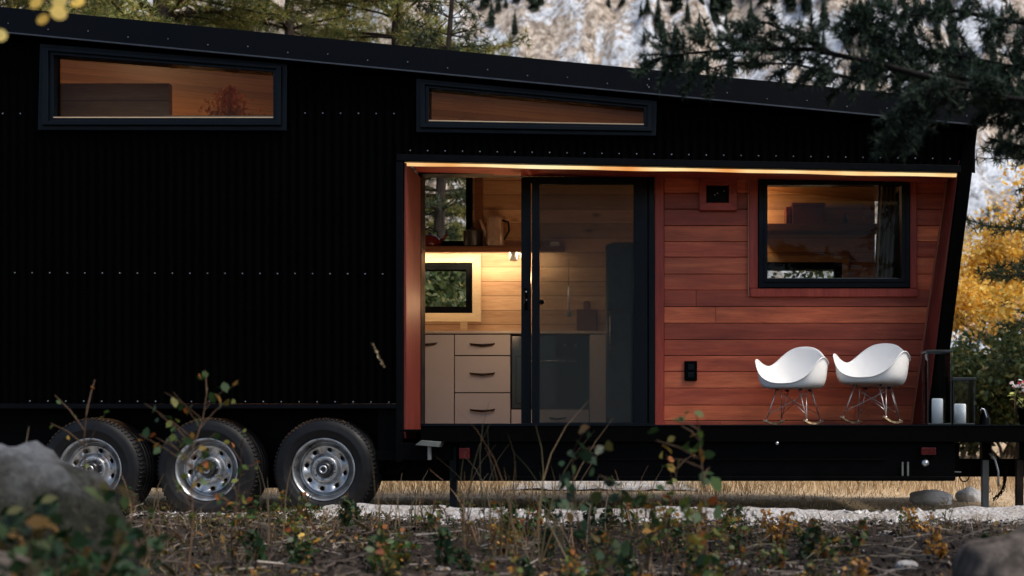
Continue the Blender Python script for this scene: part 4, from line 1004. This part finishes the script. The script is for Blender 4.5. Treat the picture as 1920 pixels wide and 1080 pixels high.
# yellow tree and shrubs on the right
make_broadleaf('aspen_tree', 'bright yellow autumn aspen tree beside the leaning end wall', 'tree', at(1900, 16), 2.3, 1.9, .10, 3, M['yellow'], M['barkpale'], .11, 30, .24, 21, 1, .75)
make_broadleaf('aspen_tree', 'smaller golden aspen tree behind the yellow autumn tree', 'tree', at(1975, 20), 2.4, 1.7, .09, 3, M['yellow'], M['barkpale'], .10, 18, .2, 22, 1, .7)
sh = [(1835, 10.5, 31, 1.75, 'leafy green shrub behind the shorter glass lantern'), (1905, 9.5, 32, 1.6, 'leafy green shrub behind the potted red flowers'),
      (1790, 13.5, 33, 1.9, 'green shrub under the yellow tree next to the end wall'), (1870, 14.5, 35, 2.1, 'dense green shrub directly under the yellow tree trunk'), (1960, 12.0, 34, 2.0, 'green shrub at the picture edge below the yellow tree')]
for px, d, sd, sc, lb in sh:
    o = make_broadleaf('shrub', lb, 'shrub', at(px, d), .25, .5, .02, 2, M['shrubleaf'], M['stem'], .062, 26, .10, sd, 6, .6, 'green shrubs beyond the deck end'); o.scale = (sc, sc, sc)
# shrubs behind the trailer seen through the kitchen windows
for px, d, sd, lb in ((775, 8.0, 41, 'leafy green tree seen through the lower kitchen window'), (880, 10.5, 42, 'leafy green tree behind the house seen past the kettle'), (1470, 9.0, 43, 'leafy green tree seen low through the big recess window'), (1150, 11, 44, 'leafy green tree behind the refrigerator wall')):
    make_broadleaf('alder_tree', lb, 'tree', at(px, d), .7, 1.45, .07, 3, M['shrubleaf'], M['bark'], .10, 22, .22, sd, 1, .8)

# conifers on the mountain, individual trees sharing three shapes
def conifer_mesh(seed, Ht):
    r = np.random.default_rng(seed); V = []
    for k in range(16):
        f = k / 15; z = Ht * (.06 + .9 * f); rad = Ht * .2 * (1 - f) ** .85 + .12
        for a in np.linspace(0, 6.283, 9, endpoint=False):
            a += r.uniform(-.3, .3); L_ = rad * r.uniform(.6, 1.2); d = np.array([math.cos(a), math.sin(a), 0]); s_ = np.array([-math.sin(a), math.cos(a), 0]) * L_ * .42
            p = np.array([0, 0, z]); tip = p + d * L_ + np.array([0, 0, -L_ * .45])
            V += [p + np.array([0, 0, Ht * .05]), p + d * L_ * .6 + s_ + np.array([0, 0, -L_ * .25]), tip, p + d * L_ * .6 - s_ + np.array([0, 0, -L_ * .25])]
    V += [np.array([-.1, 0, 0]), np.array([.1, 0, 0]), np.array([.03, 0, Ht * .97]), np.array([-.03, 0, Ht * .97])]
    return np.array(V)
protos = []
for k, Ht in enumerate((15.0, 11.0, 18.0)):
    o = tri_mesh('conifer', conifer_mesh(60 + k, Ht), 4, M['needledark'], None); protos.append(o)
    tag(o, ['dark conifer tree on the rocky mountainside', 'short dark conifer tree on the rocky mountainside', 'tall dark conifer tree on the rocky mountainside'][k], 'tree', ['mid sized conifers on the mountainside', 'short conifers on the mountainside', 'tall conifers on the mountainside'][k])
r = np.random.default_rng(99); placed = 0; used = [False] * 3
while placed < 260:
    j = int(r.integers(2, nv - 20)); i = int(r.integers(2, nu - 2))
    p = (mx[i] + r.uniform(-1, 1), yy[j, i], hz[j, i]); px = 1250 + p[0] * F / (p[1] + 8); py = 800 - (p[2] - .7) * F / (p[1] + 8)
    if not (-20 < px < 1940 and -60 < py < 330 and py < 60 + .1 * px + 40): continue
    if px < 880 and r.random() < .75: continue
    cl = vnoise(np.array([p[0] * .035]), np.array([p[2] * .02]), 77)[0]
    if r.random() > (cl * 1.5 - .25) ** 2: continue
    k = int(r.integers(0, 3)); o = protos[k]
    if used[k]: o = o.copy(); C.objects.link(o)
    used[k] = True; s_ = r.uniform(.4, .85); o.location = (p[0], p[1], p[2] - .6); o.scale = (s_, s_, s_); o.rotation_euler = (0, 0, r.uniform(0, 6.28)); placed += 1

# ------------------------------------------------------------------ overhanging fir, close on the right
def make_fir():
    r = np.random.default_rng(5); D = -3.0
    base = at(2330, D); t = thing('fir_tree', 'dark fir tree at the picture edge whose branches hang over the roof end', 'tree', base)
    B = Vector(base); mb = MB(); hgt = 7.5
    mb.tube([Vector((0, 0, hgt * k / 8)) for k in range(9)], [.17 * (1 - .9 * k / 8) + .012 for k in range(9)], 12)
    pts, dirs = [], []
    def twig(a, d, L_, den=1.0, rad=.004):
        n = max(3, int(L_ / .012 * den)); d = d.normalized(); q = [a]
        cur = a.copy(); dd = d.copy()
        for k in range(5): dd = (dd + Vector(r.normal(0, .08, 3)) - Vector((0, 0, .03))).normalized(); cur = cur + dd * L_ / 5; q.append(cur.copy())
        mb.tube(q, [rad * (1 - .8 * k / 5) for k in range(6)], 4, cap=False)
        for k in range(n):
            f = (k + r.random()) / n * 5; i = min(4, int(f)); p = q[i].lerp(q[i + 1], f - i); pts.append(tuple(p)); dirs.append(tuple((q[i + 1] - q[i]).normalized()))
    def limb(path, rad, tl, nt, den=1.0, up=.0):
        P_ = [Vector(p) - B for p in path]; mb.tube(P_, [rad * (1 - .8 * k / (len(P_) - 1)) for k in range(len(P_))], 7, cap=False)
        for k in range(nt):
            f = (k + r.random()) / nt * (len(P_) - 1); f = max(.25, f); i = min(len(P_) - 2, int(f)); p = P_[i].lerp(P_[i + 1], f - i)
            ax = (P_[i + 1] - P_[i]).normalized(); sd = Vector(r.normal(0, 1, 3)); sd = (sd - ax * sd.dot(ax)).normalized(); sd.z = sd.z * .75 - .12 + up
            d = (ax * .75 + sd).normalized(); L_ = tl * r.uniform(.5, 1.15); twig(p, d, L_, den)
            for m in range(2): twig(p + d * L_ * r.uniform(.25, .7), (d + Vector(r.normal(0, .6, 3))).normalized(), L_ * r.uniform(.35, .6), den, .003)
    # limbs listed at their place in the world, converted from the photo's directions at ~5 m
    def W(px, py, d=D): return P(px, py, d)
    limb([(B.x, B.y, Z(235, D)), W(2100, 205, D + .1), W(1900, 180, D), W(1760, 150, D - .1), W(1640, 118, D - .1), W(1520, 92), W(1400, 92), W(1290, 100), W(1225, 112)], .022, .20, 66, 1.0)
    limb([W(1900, 165, D), W(1760, 138, D + .2), W(1600, 148, D + .3), W(1490, 120, D + .3), W(1380, 118, D + .35), W(1300, 135, D + .35)], .012, .17, 38)
    limb([(B.x, B.y, Z(70, D)), W(2080, 60, D), W(1900, 40, D + .1), W(1790, 20, D), W(1700, 30, D), W(1640, 45, D)], .018, .19, 44)
    limb([W(2050, 200, D), W(1900, 185, D - .2), W(1800, 165, D - .3), W(1700, 190, D - .3), W(1690, 240, D - .3)], .012, .15, 44)
    limb([W(2050, 160, D), W(1920, 130, D + .2), W(1820, 108, D + .3), W(1730, 95, D + .4)], .014, .2, 44)
    limb([W(1560, 100), W(1480, 60, D), W(1430, 40, D + .1), W(1390, 52, D + .1)], .010, .13, 16)
    limb([W(1720, 130), W(1640, 60, D), W(1600, 30, D)], .012, .15, 18)
    limb([W(1760, 150, D - .1), W(1740, 200, D - .2), W(1700, 240, D - .2), W(1668, 262, D - .2)], .009, .10, 22)
    limb([W(2060, 240, D), W(1960, 215, D), W(1900, 205, D + .1), W(1850, 190, D + .1)], .02, .16, 48)
    limb([W(2080, 330, D), W(1980, 300, D), W(1915, 275, D), W(1880, 265, D)], .014, .13, 18)
    # plain limbs higher up and behind, out of the picture but part of the tree
    for k in range(26):
        z = r.uniform(3.3, hgt - .3); a = r.uniform(0, 6.283)
        if math.cos(a) < -.1 and z < 4.0: continue
        L_ = 1.7 * (1 - (z - 2.5) / (hgt - 2)) + .3; d = Vector((math.cos(a), math.sin(a), -.1)); c0 = B + Vector((0, 0, z))
        limb([c0, c0 + d * L_ * .5, c0 + d * L_ + Vector((0, 0, -.15))], .02, .3, int(10 * L_), .45)
    mb.build('trunk', M['barkdark'], t, True, local=True, recalc=False)
    V = tufts(pts, dirs, 6, .046, .0075, .62, r)
    tri_mesh('crown', V, 3, M['needledark'], t)
    return t
make_fir()
# lone green leaf cluster hanging near the roof corner
# sapling with yellow leaves, stem just outside the left picture edge
def make_sapling():
    D = -5.0; base = at(-150, D); t = thing('aspen_sapling', 'slender aspen sapling with round yellow leaves reaching over the roof corner', 'sapling', base); B = Vector(base); r = np.random.default_rng(3)
    mb = MB(); top = P(-70, -120, D) - B; mb.tube([Vector((0, 0, 0)), Vector((.02, .02, 1.0)), top * .85, top], [.014, .011, .007, .004], 8)
    pts = []
    for tgt in ([(-90, -40), (0, -14), (60, -2), (110, 14), (112, 24)], [(-90, -40), (20, -30), (100, -16), (145, 2)], [(-95, 0), (-40, 30), (0, 60)], [(-80, -90), (20, -70), (90, -60)], [(-100, 60), (-60, 90), (-30, 100)]):
        mb.tube([P(a, b, D) - B for a, b in tgt], [.0045 * (1 - .7 * k / (len(tgt) - 1)) for k in range(len(tgt))], 5, cap=False)
    for a, b in ((68, 4), (112, 3), (146, 4), (80, 36), (110, 24), (0, 66), (-30, 20), (20, -30), (60, -40), (-40, -60), (-50, 95), (-80, 50), (100, -50), (40, -65)):
        pts.append(tuple(P(a, b, D + r.uniform(-.06, .06)) - B))
    mb.build('stem', M['stem'], t, True, local=True, recalc=False)
    p = np.array(pts); nrm = unit(np.array([0, -1, .2]) + r.normal(0, .25, (len(p), 3))); a = unit(np.cross(nrm, r.normal(size=(len(p), 3)))); b = np.cross(nrm, a); s_ = .021 * r.uniform(.85, 1.15, (len(p), 1))
    V = np.stack([p + (a * math.cos(x) + b * math.sin(x)) * s_ for x in np.linspace(0, 6.283, 10, endpoint=False)], 1).reshape(-1, 3)
    tri_mesh('foliage', V, 10, M['yellow'], t)
make_sapling()

# ------------------------------------------------------------------ boulders and stones
def make_rock(name, label, cat, loc, sc, seed, mat, sub=4, rough=.35, group=None):
    import bmesh
    bm = bmesh.new(); bmesh.ops.create_icosphere(bm, subdivisions=sub, radius=1.0); from mathutils import noise
    for v in bm.verts:
        n = noise.fractal(v.co * 1.3 + Vector((seed * 3.1, 0, 0)), 1.0, 2.1, 5); n2 = noise.noise(v.co * .8 + Vector((0, seed * 1.7, 0)))
        v.co *= 1 + rough * .5 * n + rough * .5 * n2
        v.co.x *= sc[0]; v.co.y *= sc[1]; v.co.z *= sc[2]
    me = bpy.data.meshes.new(name); bm.to_mesh(me); bm.free(); me.materials.append(mat)
    me.polygons.foreach_set('use_smooth', [True] * len(me.polygons))
    o = bpy.data.objects.new(name, me); link(o); o.location = loc; return tag(o, label, cat, group)
D = -4.0
make_rock('boulder', 'big grey boulder with pale top in front of the rear wheel', 'boulder', (X(-2, D), D, .10), (.45, .38, .60), 2, M['bouldershade'], 5, .42)
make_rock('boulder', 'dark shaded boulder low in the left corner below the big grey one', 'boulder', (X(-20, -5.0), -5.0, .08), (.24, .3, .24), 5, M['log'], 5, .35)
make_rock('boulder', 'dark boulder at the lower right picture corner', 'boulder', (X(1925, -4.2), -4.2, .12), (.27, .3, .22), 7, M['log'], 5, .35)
make_rock('stone', 'rounded white stone in the dry grass under the tow bar', 'stone', (X(1745, 1.6), 1.6, .05), (.19, .12, .085), 9, M['whitestone'], 4, .3)
make_rock('stone', 'half hidden pale stone beside the tow bar support in dry grass', 'stone', (X(1818, 2.0), 2.0, .04), (.12, .1, .09), 10, M['whitestone'], 4, .3)
make_rock('block', 'low brown stone block at the foot of the tow bar support', 'block', (X(1826, -.2), -.2, .02), (.07, .08, .05), 11, M['log'], 3, .15)
for k, (px, py, d, s_, lb) in enumerate(((848, 973, -1.0, .03, 'small pale stone in the litter below the stabiliser leg'), (762, 968, -.9, .02, 'tiny pale stone in front of the front wheel'), (1440, 998, -1.6, .03, 'pale pebble on the dark soil below the red box window'),
        (1662, 995, -1.7, .036, 'domed pale stone on the dark soil under the second chair'), (1610, 1020, -2.3, .032, 'long pale stone lying below the first chair'), (1700, 1048, -2.9, .045, 'light stone half buried near the dark corner boulder'),
        (1380, 1040, -2.8, .04, 'pale stone among weeds under the cedar vent'), (1095, 1063, -3.1, .03, 'small light stone among weeds under the fridge'), (828, 1058, -3.0, .03, 'small light stone at the bottom below the open doorway'), (240, 1025, -2.9, .03, 'pale stone in the shadowed leaves right of the boulder'))):
    x = X(px, d); make_rock('stone', lb, 'stone', (x, d, float(gz(x, d)) + s_ * .3), (s_ * 1.3, s_, s_ * .6), 20 + k, M['palestone'], 3, .35, 'pale stones on the dark soil')
# weathered branches lying on the soil
for k, (px, d, ln, rot, lb) in enumerate(((1600, -2.2, .55, .15, 'bleached fallen branch on the soil below the chairs'), (1500, -2.7, .5, -.1, 'bleached fallen branch under the cedar wall'), (1420, -2.3, .4, .3, 'short bleached stick lying below the outlet'), (1690, -2.6, .6, .25, 'long bleached stick near the corner boulder'), (980, -2.4, .45, -.2, 'bleached stick among weeds below the screen door'))):
    x = X(px, d); mb = MB(); r = np.random.default_rng(k + 300); pts = []
    for q in range(7): 
        xx = x + ln * (q / 6 - .5) * math.cos(rot); y_ = d + ln * (q / 6 - .5) * math.sin(rot) + r.normal(0, .012); pts.append((xx, y_, float(gz(xx, y_)) + .018 + r.uniform(0, .02)))
    mb.tube(pts, [.004, .006, .007, .006, .005, .004, .002], 7); mb.tube([pts[3], Vector(pts[3]) + Vector((.08, .06, .05))], [.006, .002], 6)
    tag(mb.build('branch', M['barkpale'], None, True), lb, 'branch', 'bleached branches on the soil')

# ------------------------------------------------------------------ ground cover
r = np.random.default_rng(123)
def scatter(n, x0, x1, y0, y1): 
    x = r.uniform(x0, x1, n); y = r.uniform(y0, y1, n); return x, y, gz(x, y)
# leaf litter
x, y, z = scatter(27000, -5.2, 3.4, -4.3, -.35); keep = (np.abs(x + .6) < (y + 8) * .66 + .6) & (vnoise(x * 1.1, y * 1.1, 71) + r.normal(0, .12, len(x)) > .24); x, y, z = x[keep], y[keep], z[keep]
o = tri_mesh('leaf_litter', leaves(np.stack([x, y, z + r.uniform(.002, .035, len(x))], 1), .034 * r.uniform(.35, 1.3, (len(x), 1)), r, 1.0), 6, M['litter']); o['kind'] = 'stuff'; tag(o, 'brown dead leaves covering the dark soil in front of the house', 'leaf litter')
x, y, z = scatter(230, -5, 3.2, -4.2, -.5); o = tri_mesh('fallen_leaves', leaves(np.stack([x, y, z + .03], 1), .05, r, 1.0), 6, M['fallen']); o['kind'] = 'stuff'; tag(o, 'yellow and orange leaves fallen on the dark soil', 'fallen leaves')
def blades(x, y, z, h, w, lean, rr):
    m = len(x); b = np.stack([x, y, z - .01], 1); a = rr.uniform(0, 6.283, m); sd = np.stack([np.cos(a), np.sin(a), 0 * a], 1) * w / 2
    H_ = (h * rr.uniform(.5, 1.25, m))[:, None]; ln = rr.normal(0, lean, (m, 2)); l3 = np.concatenate([ln, np.zeros((m, 1))], 1) * H_
    mid = b + np.array([0, 0, .55]) * H_ + l3 * .35; top = b + np.array([0, 0, 1.0]) * H_ + l3
    V = np.empty((m, 5, 3)); V[:, 0] = b - sd; V[:, 1] = b + sd; V[:, 2] = mid + sd * .7; V[:, 3] = top; V[:, 4] = mid - sd * .7
    return V.reshape(-1, 3)
x, y, z = scatter(15000, -6, 2.6, -1.25, 1.2); kp = r.random(len(x)) < np.exp(-((y + .55) / .5) ** 2); x, y, z = x[kp], y[kp], z[kp]
m = len(x); s_ = (.006 + .03 * r.random((m, 1)) ** 2.2); ctr = np.stack([x, y, z + .02 + .06 * np.exp(-((y + .62) / .22) ** 2) * np.clip((x + 3.0) / .8, 0, 1)], 1)
oc = np.array([[1, 0, 0], [0, 1, 0], [-1, 0, 0], [0, -1, 0], [0, 0, .7], [0, 0, -.7]], float)
pv = ctr[:, None, :] + (oc[None] + r.normal(0, .22, (m, 6, 3))) * s_[:, None, :]
V = pv[:, [[0, 1, 4], [1, 2, 4], [2, 3, 4], [3, 0, 4], [1, 0, 5], [2, 1, 5], [3, 2, 5], [0, 3, 5]], :].reshape(-1, 3)
o = tri_mesh('pebbles', V, 3, M['pebble'], None); o['kind'] = 'stuff'; tag(o, 'pale broken stones lying along the gravel track', 'pebbles')
x, y, z = scatter(26000, -5.2, 3.2, -4.4, -.7); dn = fbm(x * .9 + 3, y * .9, 61, 3); kp = dn > .54; x, y, z = x[kp], y[kp], z[kp]
hp = np.clip((dn[kp] - .54) * 5, 0, 1) * .09
o = tri_mesh('ground_cover', leaves(np.stack([x, y, z + r.uniform(0, 1, len(x)) * hp + .01], 1), .024, r, .7), 6, M['cover']); o['kind'] = 'stuff'; tag(o, 'low green and yellow ground cover in patches on the soil', 'ground cover')
x, y, z = scatter(3600, -5.2, 3.2, -4.4, -.6); m = len(x); a = r.uniform(0, 6.283, m); ln = r.uniform(.03, .16, m) * r.uniform(.5, 1, m); wd = r.uniform(.002, .0055, m)
c0 = np.stack([x, y, z + r.uniform(.008, .04, m)], 1); dv = np.stack([np.cos(a) * ln, np.sin(a) * ln, r.normal(0, .18, m) * ln], 1); sv = np.stack([-np.sin(a) * wd, np.cos(a) * wd, 0 * a], 1); uv = np.array([0, 0, 1.0]) * wd[:, None]
A0, A1, A2, B0, B1, B2 = c0 - dv + sv, c0 - dv - sv, c0 - dv + uv * 1.6, c0 + dv + sv * .5, c0 + dv - sv * .5, c0 + dv + uv * .8
V = np.stack([A0, B0, B2, A2, A2, B2, B1, A1, A1, B1, B0, A0], 1).reshape(-1, 3)
o = tri_mesh('twigs', V, 4, M['twig'], None); o['kind'] = 'stuff'; tag(o, 'small dry twigs strewn over the dark soil', 'twigs')
# dry grass field beyond the track
x, y, z = scatter(36000, -6.5, 6.5, .6, 12); k2 = (y > .3 + .7 * vnoise(x * 2, y * 0, 3)) & ((y < 3.3 + r.normal(0, .25, len(x))) | (r.random(len(x)) > np.exp(-((x + .75) / .95) ** 4) - .1)); x, y, z = x[k2], y[k2], z[k2]
hgt = (.12 + .14 * vnoise(x * .9, y * .9, 44)) * np.clip((y - 2.4) / 1.6, .16, 1)
o = tri_mesh('dry_grass', blades(x, y, z, hgt, .012, .3, r), 5, M['straw']); o['kind'] = 'stuff'; tag(o, 'tan dry grass growing beyond the gravel track', 'dry grass')
x, y, z = scatter(7000, -5.2, 3.2, -4.2, -.3); k3 = vnoise(x * 1.3, y * 1.3, 5) > .5; x, y, z = x[k3], y[k3], z[k3]
o = tri_mesh('soil_grass', blades(x, y, z, np.full(len(x), .11), .006, .5, r), 5, M['stalk']); o['kind'] = 'stuff'; tag(o, 'thin dry grass scattered over the dark soil', 'grass')

# ------------------------------------------------------------------ individual weeds, grasses
def make_weed(name, label, ht, n_side, leafsize, lm, seed, group=None, density=3, spreadx=.5, cat='weed', n_main=2):
    r = np.random.default_rng(seed); t = thing(name, label, cat, (0, 0, 0), group); mb = MB(); pts = []
    for s_ in range(n_main):
        d = Vector((r.normal(0, .12), r.normal(0, .12), 1)).normalized(); p = [Vector((r.normal(0, .015), r.normal(0, .015), -.03))]
        hh = ht * (1 if s_ == 0 else r.uniform(.5, .8))
        for k in range(6): d = (d + Vector(r.normal(0, .10, 3))).normalized(); p.append(p[-1] + d * (hh + .03) / 6)
        mb.tube(p, [.0055 * (1 - .75 * k / 6) for k in range(7)], 6, cap=False)
        for b in range(n_side):
            f = r.uniform(.3, 1.0) * 6; i = min(5, int(f)); c = p[i].lerp(p[i + 1], f - i)
            a = r.uniform(0, 6.28); bd = Vector((math.cos(a) * spreadx, math.sin(a) * spreadx, r.uniform(.2, .7))).normalized(); L_ = hh * r.uniform(.10, .28)
            e = c + bd * L_; mb.tube([c, c.lerp(e, .5) + Vector((0, 0, .01)), e], [.0028, .0022, .0012], 4, cap=False)
            for m in range(density): q = c.lerp(e, r.uniform(.3, 1.1)) + Vector(r.normal(0, leafsize * .35, 3)); pts.append(tuple(q))
    mb.build('stem', M['stem'], t, True, local=True, recalc=False)
    tri_mesh('foliage', leaves(pts, leafsize, r, .5, asp=.75), 6, lm, t)
    return t
def put(o, px, d, sc=1.0, rot=0.0, label=None):
    o.location = at(px, d); o.scale = (sc,) * 3; o.rotation_euler = (0, 0, rot)
    if label: o['label'] = label
    return o
put(make_weed('sapling', 'tall thin sapling with green and orange leaves in front of the middle wheel', 1.0, 24, .046, M['weedleaf'], 201, None, 3, .55, 'sapling', 1), 340, -3.6, 1.0, 1.75)
put(make_weed('weed', 'leafy plant with green and yellow leaves before the deck beam under the cedar wall', .66, 13, .055, M['weedleaf'], 202, None, 3, .8, 'plant', 2), 1318, -4.0, 1.1)
put(make_weed('weed', 'dark green plant before the deck beam under the refrigerator', .58, 11, .055, M['darkleaf'], 203, None, 3, .8, 'plant', 2), 1120, -3.8, 1.1)
put(make_weed('weed', 'upright green plant with rust leaf tips next to the big leafy one', .56, 11, .04, M['weedleaf'], 204, None, 3, .5, 'plant', 2), 1225, -3.3)
put(make_weed('weed', 'dark leafy plant growing in shade against the big boulder', .52, 16, .05, M['darkleaf'], 205, None, 4, .8, 'plant', 3), 130, -5.0)
put(make_weed('weed', 'dark leafy plant at the lower left corner below the boulder', .42, 16, .055, M['darkleaf'], 206, None, 4, .8, 'plant', 3), 70, -5.3)
put(make_weed('weed', 'leafy plant with yellow spots covering the middle rim', .62, 12, .035, M['weedleaf'], 207, None, 3, .7, 'plant', 2), 440, -2.8)
put(make_weed('weed', 'small spiky plant on top of the boulder near the rear wheel', .62, 9, .022, M['weedleaf'], 208, None, 2, .4, 'plant', 2), 205, -3.0, 1.35)
put(make_weed('weed', 'low green bush at the foot of the grass stalks', .24, 14, .035, M['weedleaf'], 209, None, 4, .9, 'plant', 3), 960, -2.2)
dk = make_weed('weed', 'broad dark leaved plant in the shade in front of the boulder', .40, 16, .06, M['darkleaf'], 210, 'broad dark leaved plants below the boulder', 4, .9, 'plant', 4)
put(dk, -5, -4.9)
for k_, (px, d, sc) in enumerate(((60, -4.75, 1.05), (175, -4.7, .85), (240, -4.9, .7), (110, -5.5, .8))): put(copy_tree(dk), px, d, sc, k_ * 1.7)
# repeated low weeds in four looks
kinds = [('low dark green weed in the leaf litter before the house', M['darkleaf'], .17), ('low yellow green weed in the leaf litter before the house', M['weedleaf'], .20), ('low rusty orange weed in the leaf litter before the house', M['rustleaf'], .15), ('low twiggy green weed in the leaf litter before the house', M['weedleaf'], .24)]
grp = ['low dark green weeds on the soil', 'low yellow green weeds on the soil', 'low rusty orange weeds on the soil', 'low twiggy weeds on the soil']
prs = [make_weed('weed', kinds[k][0], kinds[k][2], 9 if k < 3 else 5, [.036, .032, .028, .022][k], kinds[k][1], 220 + k, grp[k], 3 if k < 3 else 2, .9 if k < 3 else .6, 'weed', 3) for k in range(4)]
r = np.random.default_rng(77); first = [True] * 4
for k in range(120):
    kk = int(r.choice([0, 1, 2, 3], p=[.24, .32, .2, .24])); d = -4.5 + 3.6 * r.random() ** .9; px = r.uniform(-20, 1850) if k % 3 else r.uniform(900, 1450)
    o = prs[kk]
    if not first[kk]: o = copy_tree(o)
    first[kk] = False; put(o, px, d, r.uniform(.7, 1.25), r.uniform(0, 6.28))
# tall grass stalks as clumps
def make_grass(label, n, ht, seed, spread=.05, lean=.28, head=False, group=None, wd=.007):
    r = np.random.default_rng(seed); t = thing('grass_clump', label, 'grass', (0, 0, 0), group); mb = MB()
    for k in range(n):
        b = Vector((r.normal(0, spread), r.normal(0, spread), -.02)); h_ = ht * r.uniform(.55, 1.1); d = Vector((r.normal(0, lean), r.normal(0, lean), 1)).normalized()
        bend = Vector((r.normal(0, .35), r.normal(0, .2), -.12)); p = [b + d * h_ * q + bend * h_ * q ** 3 * .5 for q in np.linspace(0, 1, 7)]
        sd = Vector((1, r.normal(0, .5), 0)).normalized(); vs = []
        for i, q in enumerate(p): w = wd * (1 - (i / 6) ** 1.6) + .0012; vs += [q - sd * w / 2 + Vector((0, w * .15, 0)), q + sd * w / 2]
        mb.add(vs, [(2 * i, 2 * i + 1, 2 * i + 3, 2 * i + 2) for i in range(6)])
    mb.build('blade', M['stalk'], t, True, local=True, recalc=False)
    if head:
        V = []
        for k in range(60): f_ = r.random(); q = Vector((-.02 + .06 * f_ + r.normal(0, .003), r.normal(0, .004), ht * (1.06 - .12 * f_))); V.append(tuple(q))
        tri_mesh('seed_head', leaves(np.array(V), .011, r, 1.0), 6, M['straw'], t)
    return t
gl = [('tall grass clump with bent blades before the open doorway', 10, .62, 301, 935, -2.6), ('tall grass clump crossing the deck edge below the screen door', 9, .60, 302, 1015, -2.9), ('dry grass clump before the deck beam right of the stabiliser leg', 8, .46, 303, 885, -2.2),
      ('reddish dry grass clump under the oven end of the deck', 8, .5, 304, 1075, -2.4), ('thin grass clump before the front wheel', 7, .34, 305, 720, -1.8), ('short grass clump between the front wheel and the stabiliser leg', 9, .30, 306, 775, -1.5),
      ('sparse grass clump below the left end of the cedar wall', 7, .36, 307, 1190, -2.0), ('thin grass clump between the front and middle wheels', 6, .42, 308, 505, -2.2), ('tangled grass clump on the slope right of the boulder', 12, .42, 309, 240, -3.2), ('fine grass clump between middle and rear wheels', 8, .38, 310, 290, -2.6)]
for lb, n, ht, sd, px, d in gl: put(make_grass(lb, n, ht * 1.35, sd, .06, .22), px, d)
g_ = put(make_grass('single tall grass stalk with pale seed head before the black wall', 1, 1.0, 320, .0, .015, True, None, .004), 706, -2.8, 1.0)
put(make_grass('single bare dry stalk rising behind the boulder', 2, .62, 321, .008, .02, False, None, .008), 32, -3.2, 1.15)
# potted flower at the deck end
fl = thing('flower_plant', 'red and white flowers with pale leaves in a pot at the deck end', 'flower', (X(1925, .2), .2, ztop_d + .001))
mb = MB(); mb.lathe([(.0001, 0), (.05, 0), (.07, .12), (.075, .13), (.062, .13), (.0001, .11)], 24, 'z'); mb.build('pot', M['trimblack'], fl, True, local=True)
mb = MB(); r = np.random.default_rng(8); lp, pp = [], []
for k in range(14):
    e = Vector((r.normal(-.03, .06), r.normal(0, .04), r.uniform(.16, .36))); mb.tube([(r.normal(0, .02), r.normal(0, .02), .1), e * .7, e], [.004, .003, .002], 5)
    q_ = [tuple(e + Vector(r.normal(0, .018, 3))) for m in range(6)]
    if e.z > .26: tri_mesh('flower_head', leaves(np.array(q_), .042, r), 6, M['petal'], fl)
    else: lp += q_
mb.tube([(-.095, 0, -.0), (-.093, 0, .21)], .006, 6)
mb.build('stem', M['stem'], fl, True, local=True)
tri_mesh('foliage', leaves(np.array(lp), .045, r), 6, M['pale'], fl)

# ------------------------------------------------------------------ light, sky, camera
S_ = Vector((.50, -.22, .82)).normalized()
w = bpy.data.worlds.new('World'); scene.world = w; w.use_nodes = True
nt = w.node_tree; bg = nt.nodes['Background']; sky = nt.nodes.new('ShaderNodeTexSky'); sky.sky_type = 'NISHITA'; sky.sun_disc = False
sky.sun_elevation = math.asin(S_.z); sky.sun_rotation = math.atan2(S_.x, S_.y); sky.air_density = 1.0; sky.dust_density = 3.0; sky.ozone_density = 1.0
nt.links.new(sky.outputs[0], bg.inputs[0]); bg.inputs[1].default_value = .19
sl = bpy.data.lights.new('sun', 'SUN'); sl.energy = 3.3; sl.angle = R(22); sl.color = (1, .94, .85)
so = bpy.data.objects.new('sun', sl); link(so); so.rotation_euler = S_.to_track_quat('Z', 'Y').to_euler()
cam = bpy.data.cameras.new('camera'); co = bpy.data.objects.new('camera', cam); link(co)
co.location = (0, CAMY, CAMZ); co.rotation_euler = (R(90), 0, 0)
cam.sensor_width = 36; cam.lens = 36 * F / 1920; cam.shift_x = (960 - 1250) / 1920; cam.shift_y = (800 - 540) / 1920
cam.clip_end = 5000; cam.clip_start = .05
cam.dof.use_dof = True; cam.dof.focus_distance = 9.2; cam.dof.aperture_fstop = 1.6
scene.camera = co
scene.view_settings.view_transform = 'Standard'; scene.view_settings.look = 'None'; scene.view_settings.exposure = 0; scene.view_settings.gamma = 1
scene.render.engine = 'CYCLES'
scene.cycles.use_denoising = True
scene.cycles.max_bounces = 8; scene.cycles.transparent_max_bounces = 12; scene.cycles.sample_clamp_indirect = 4
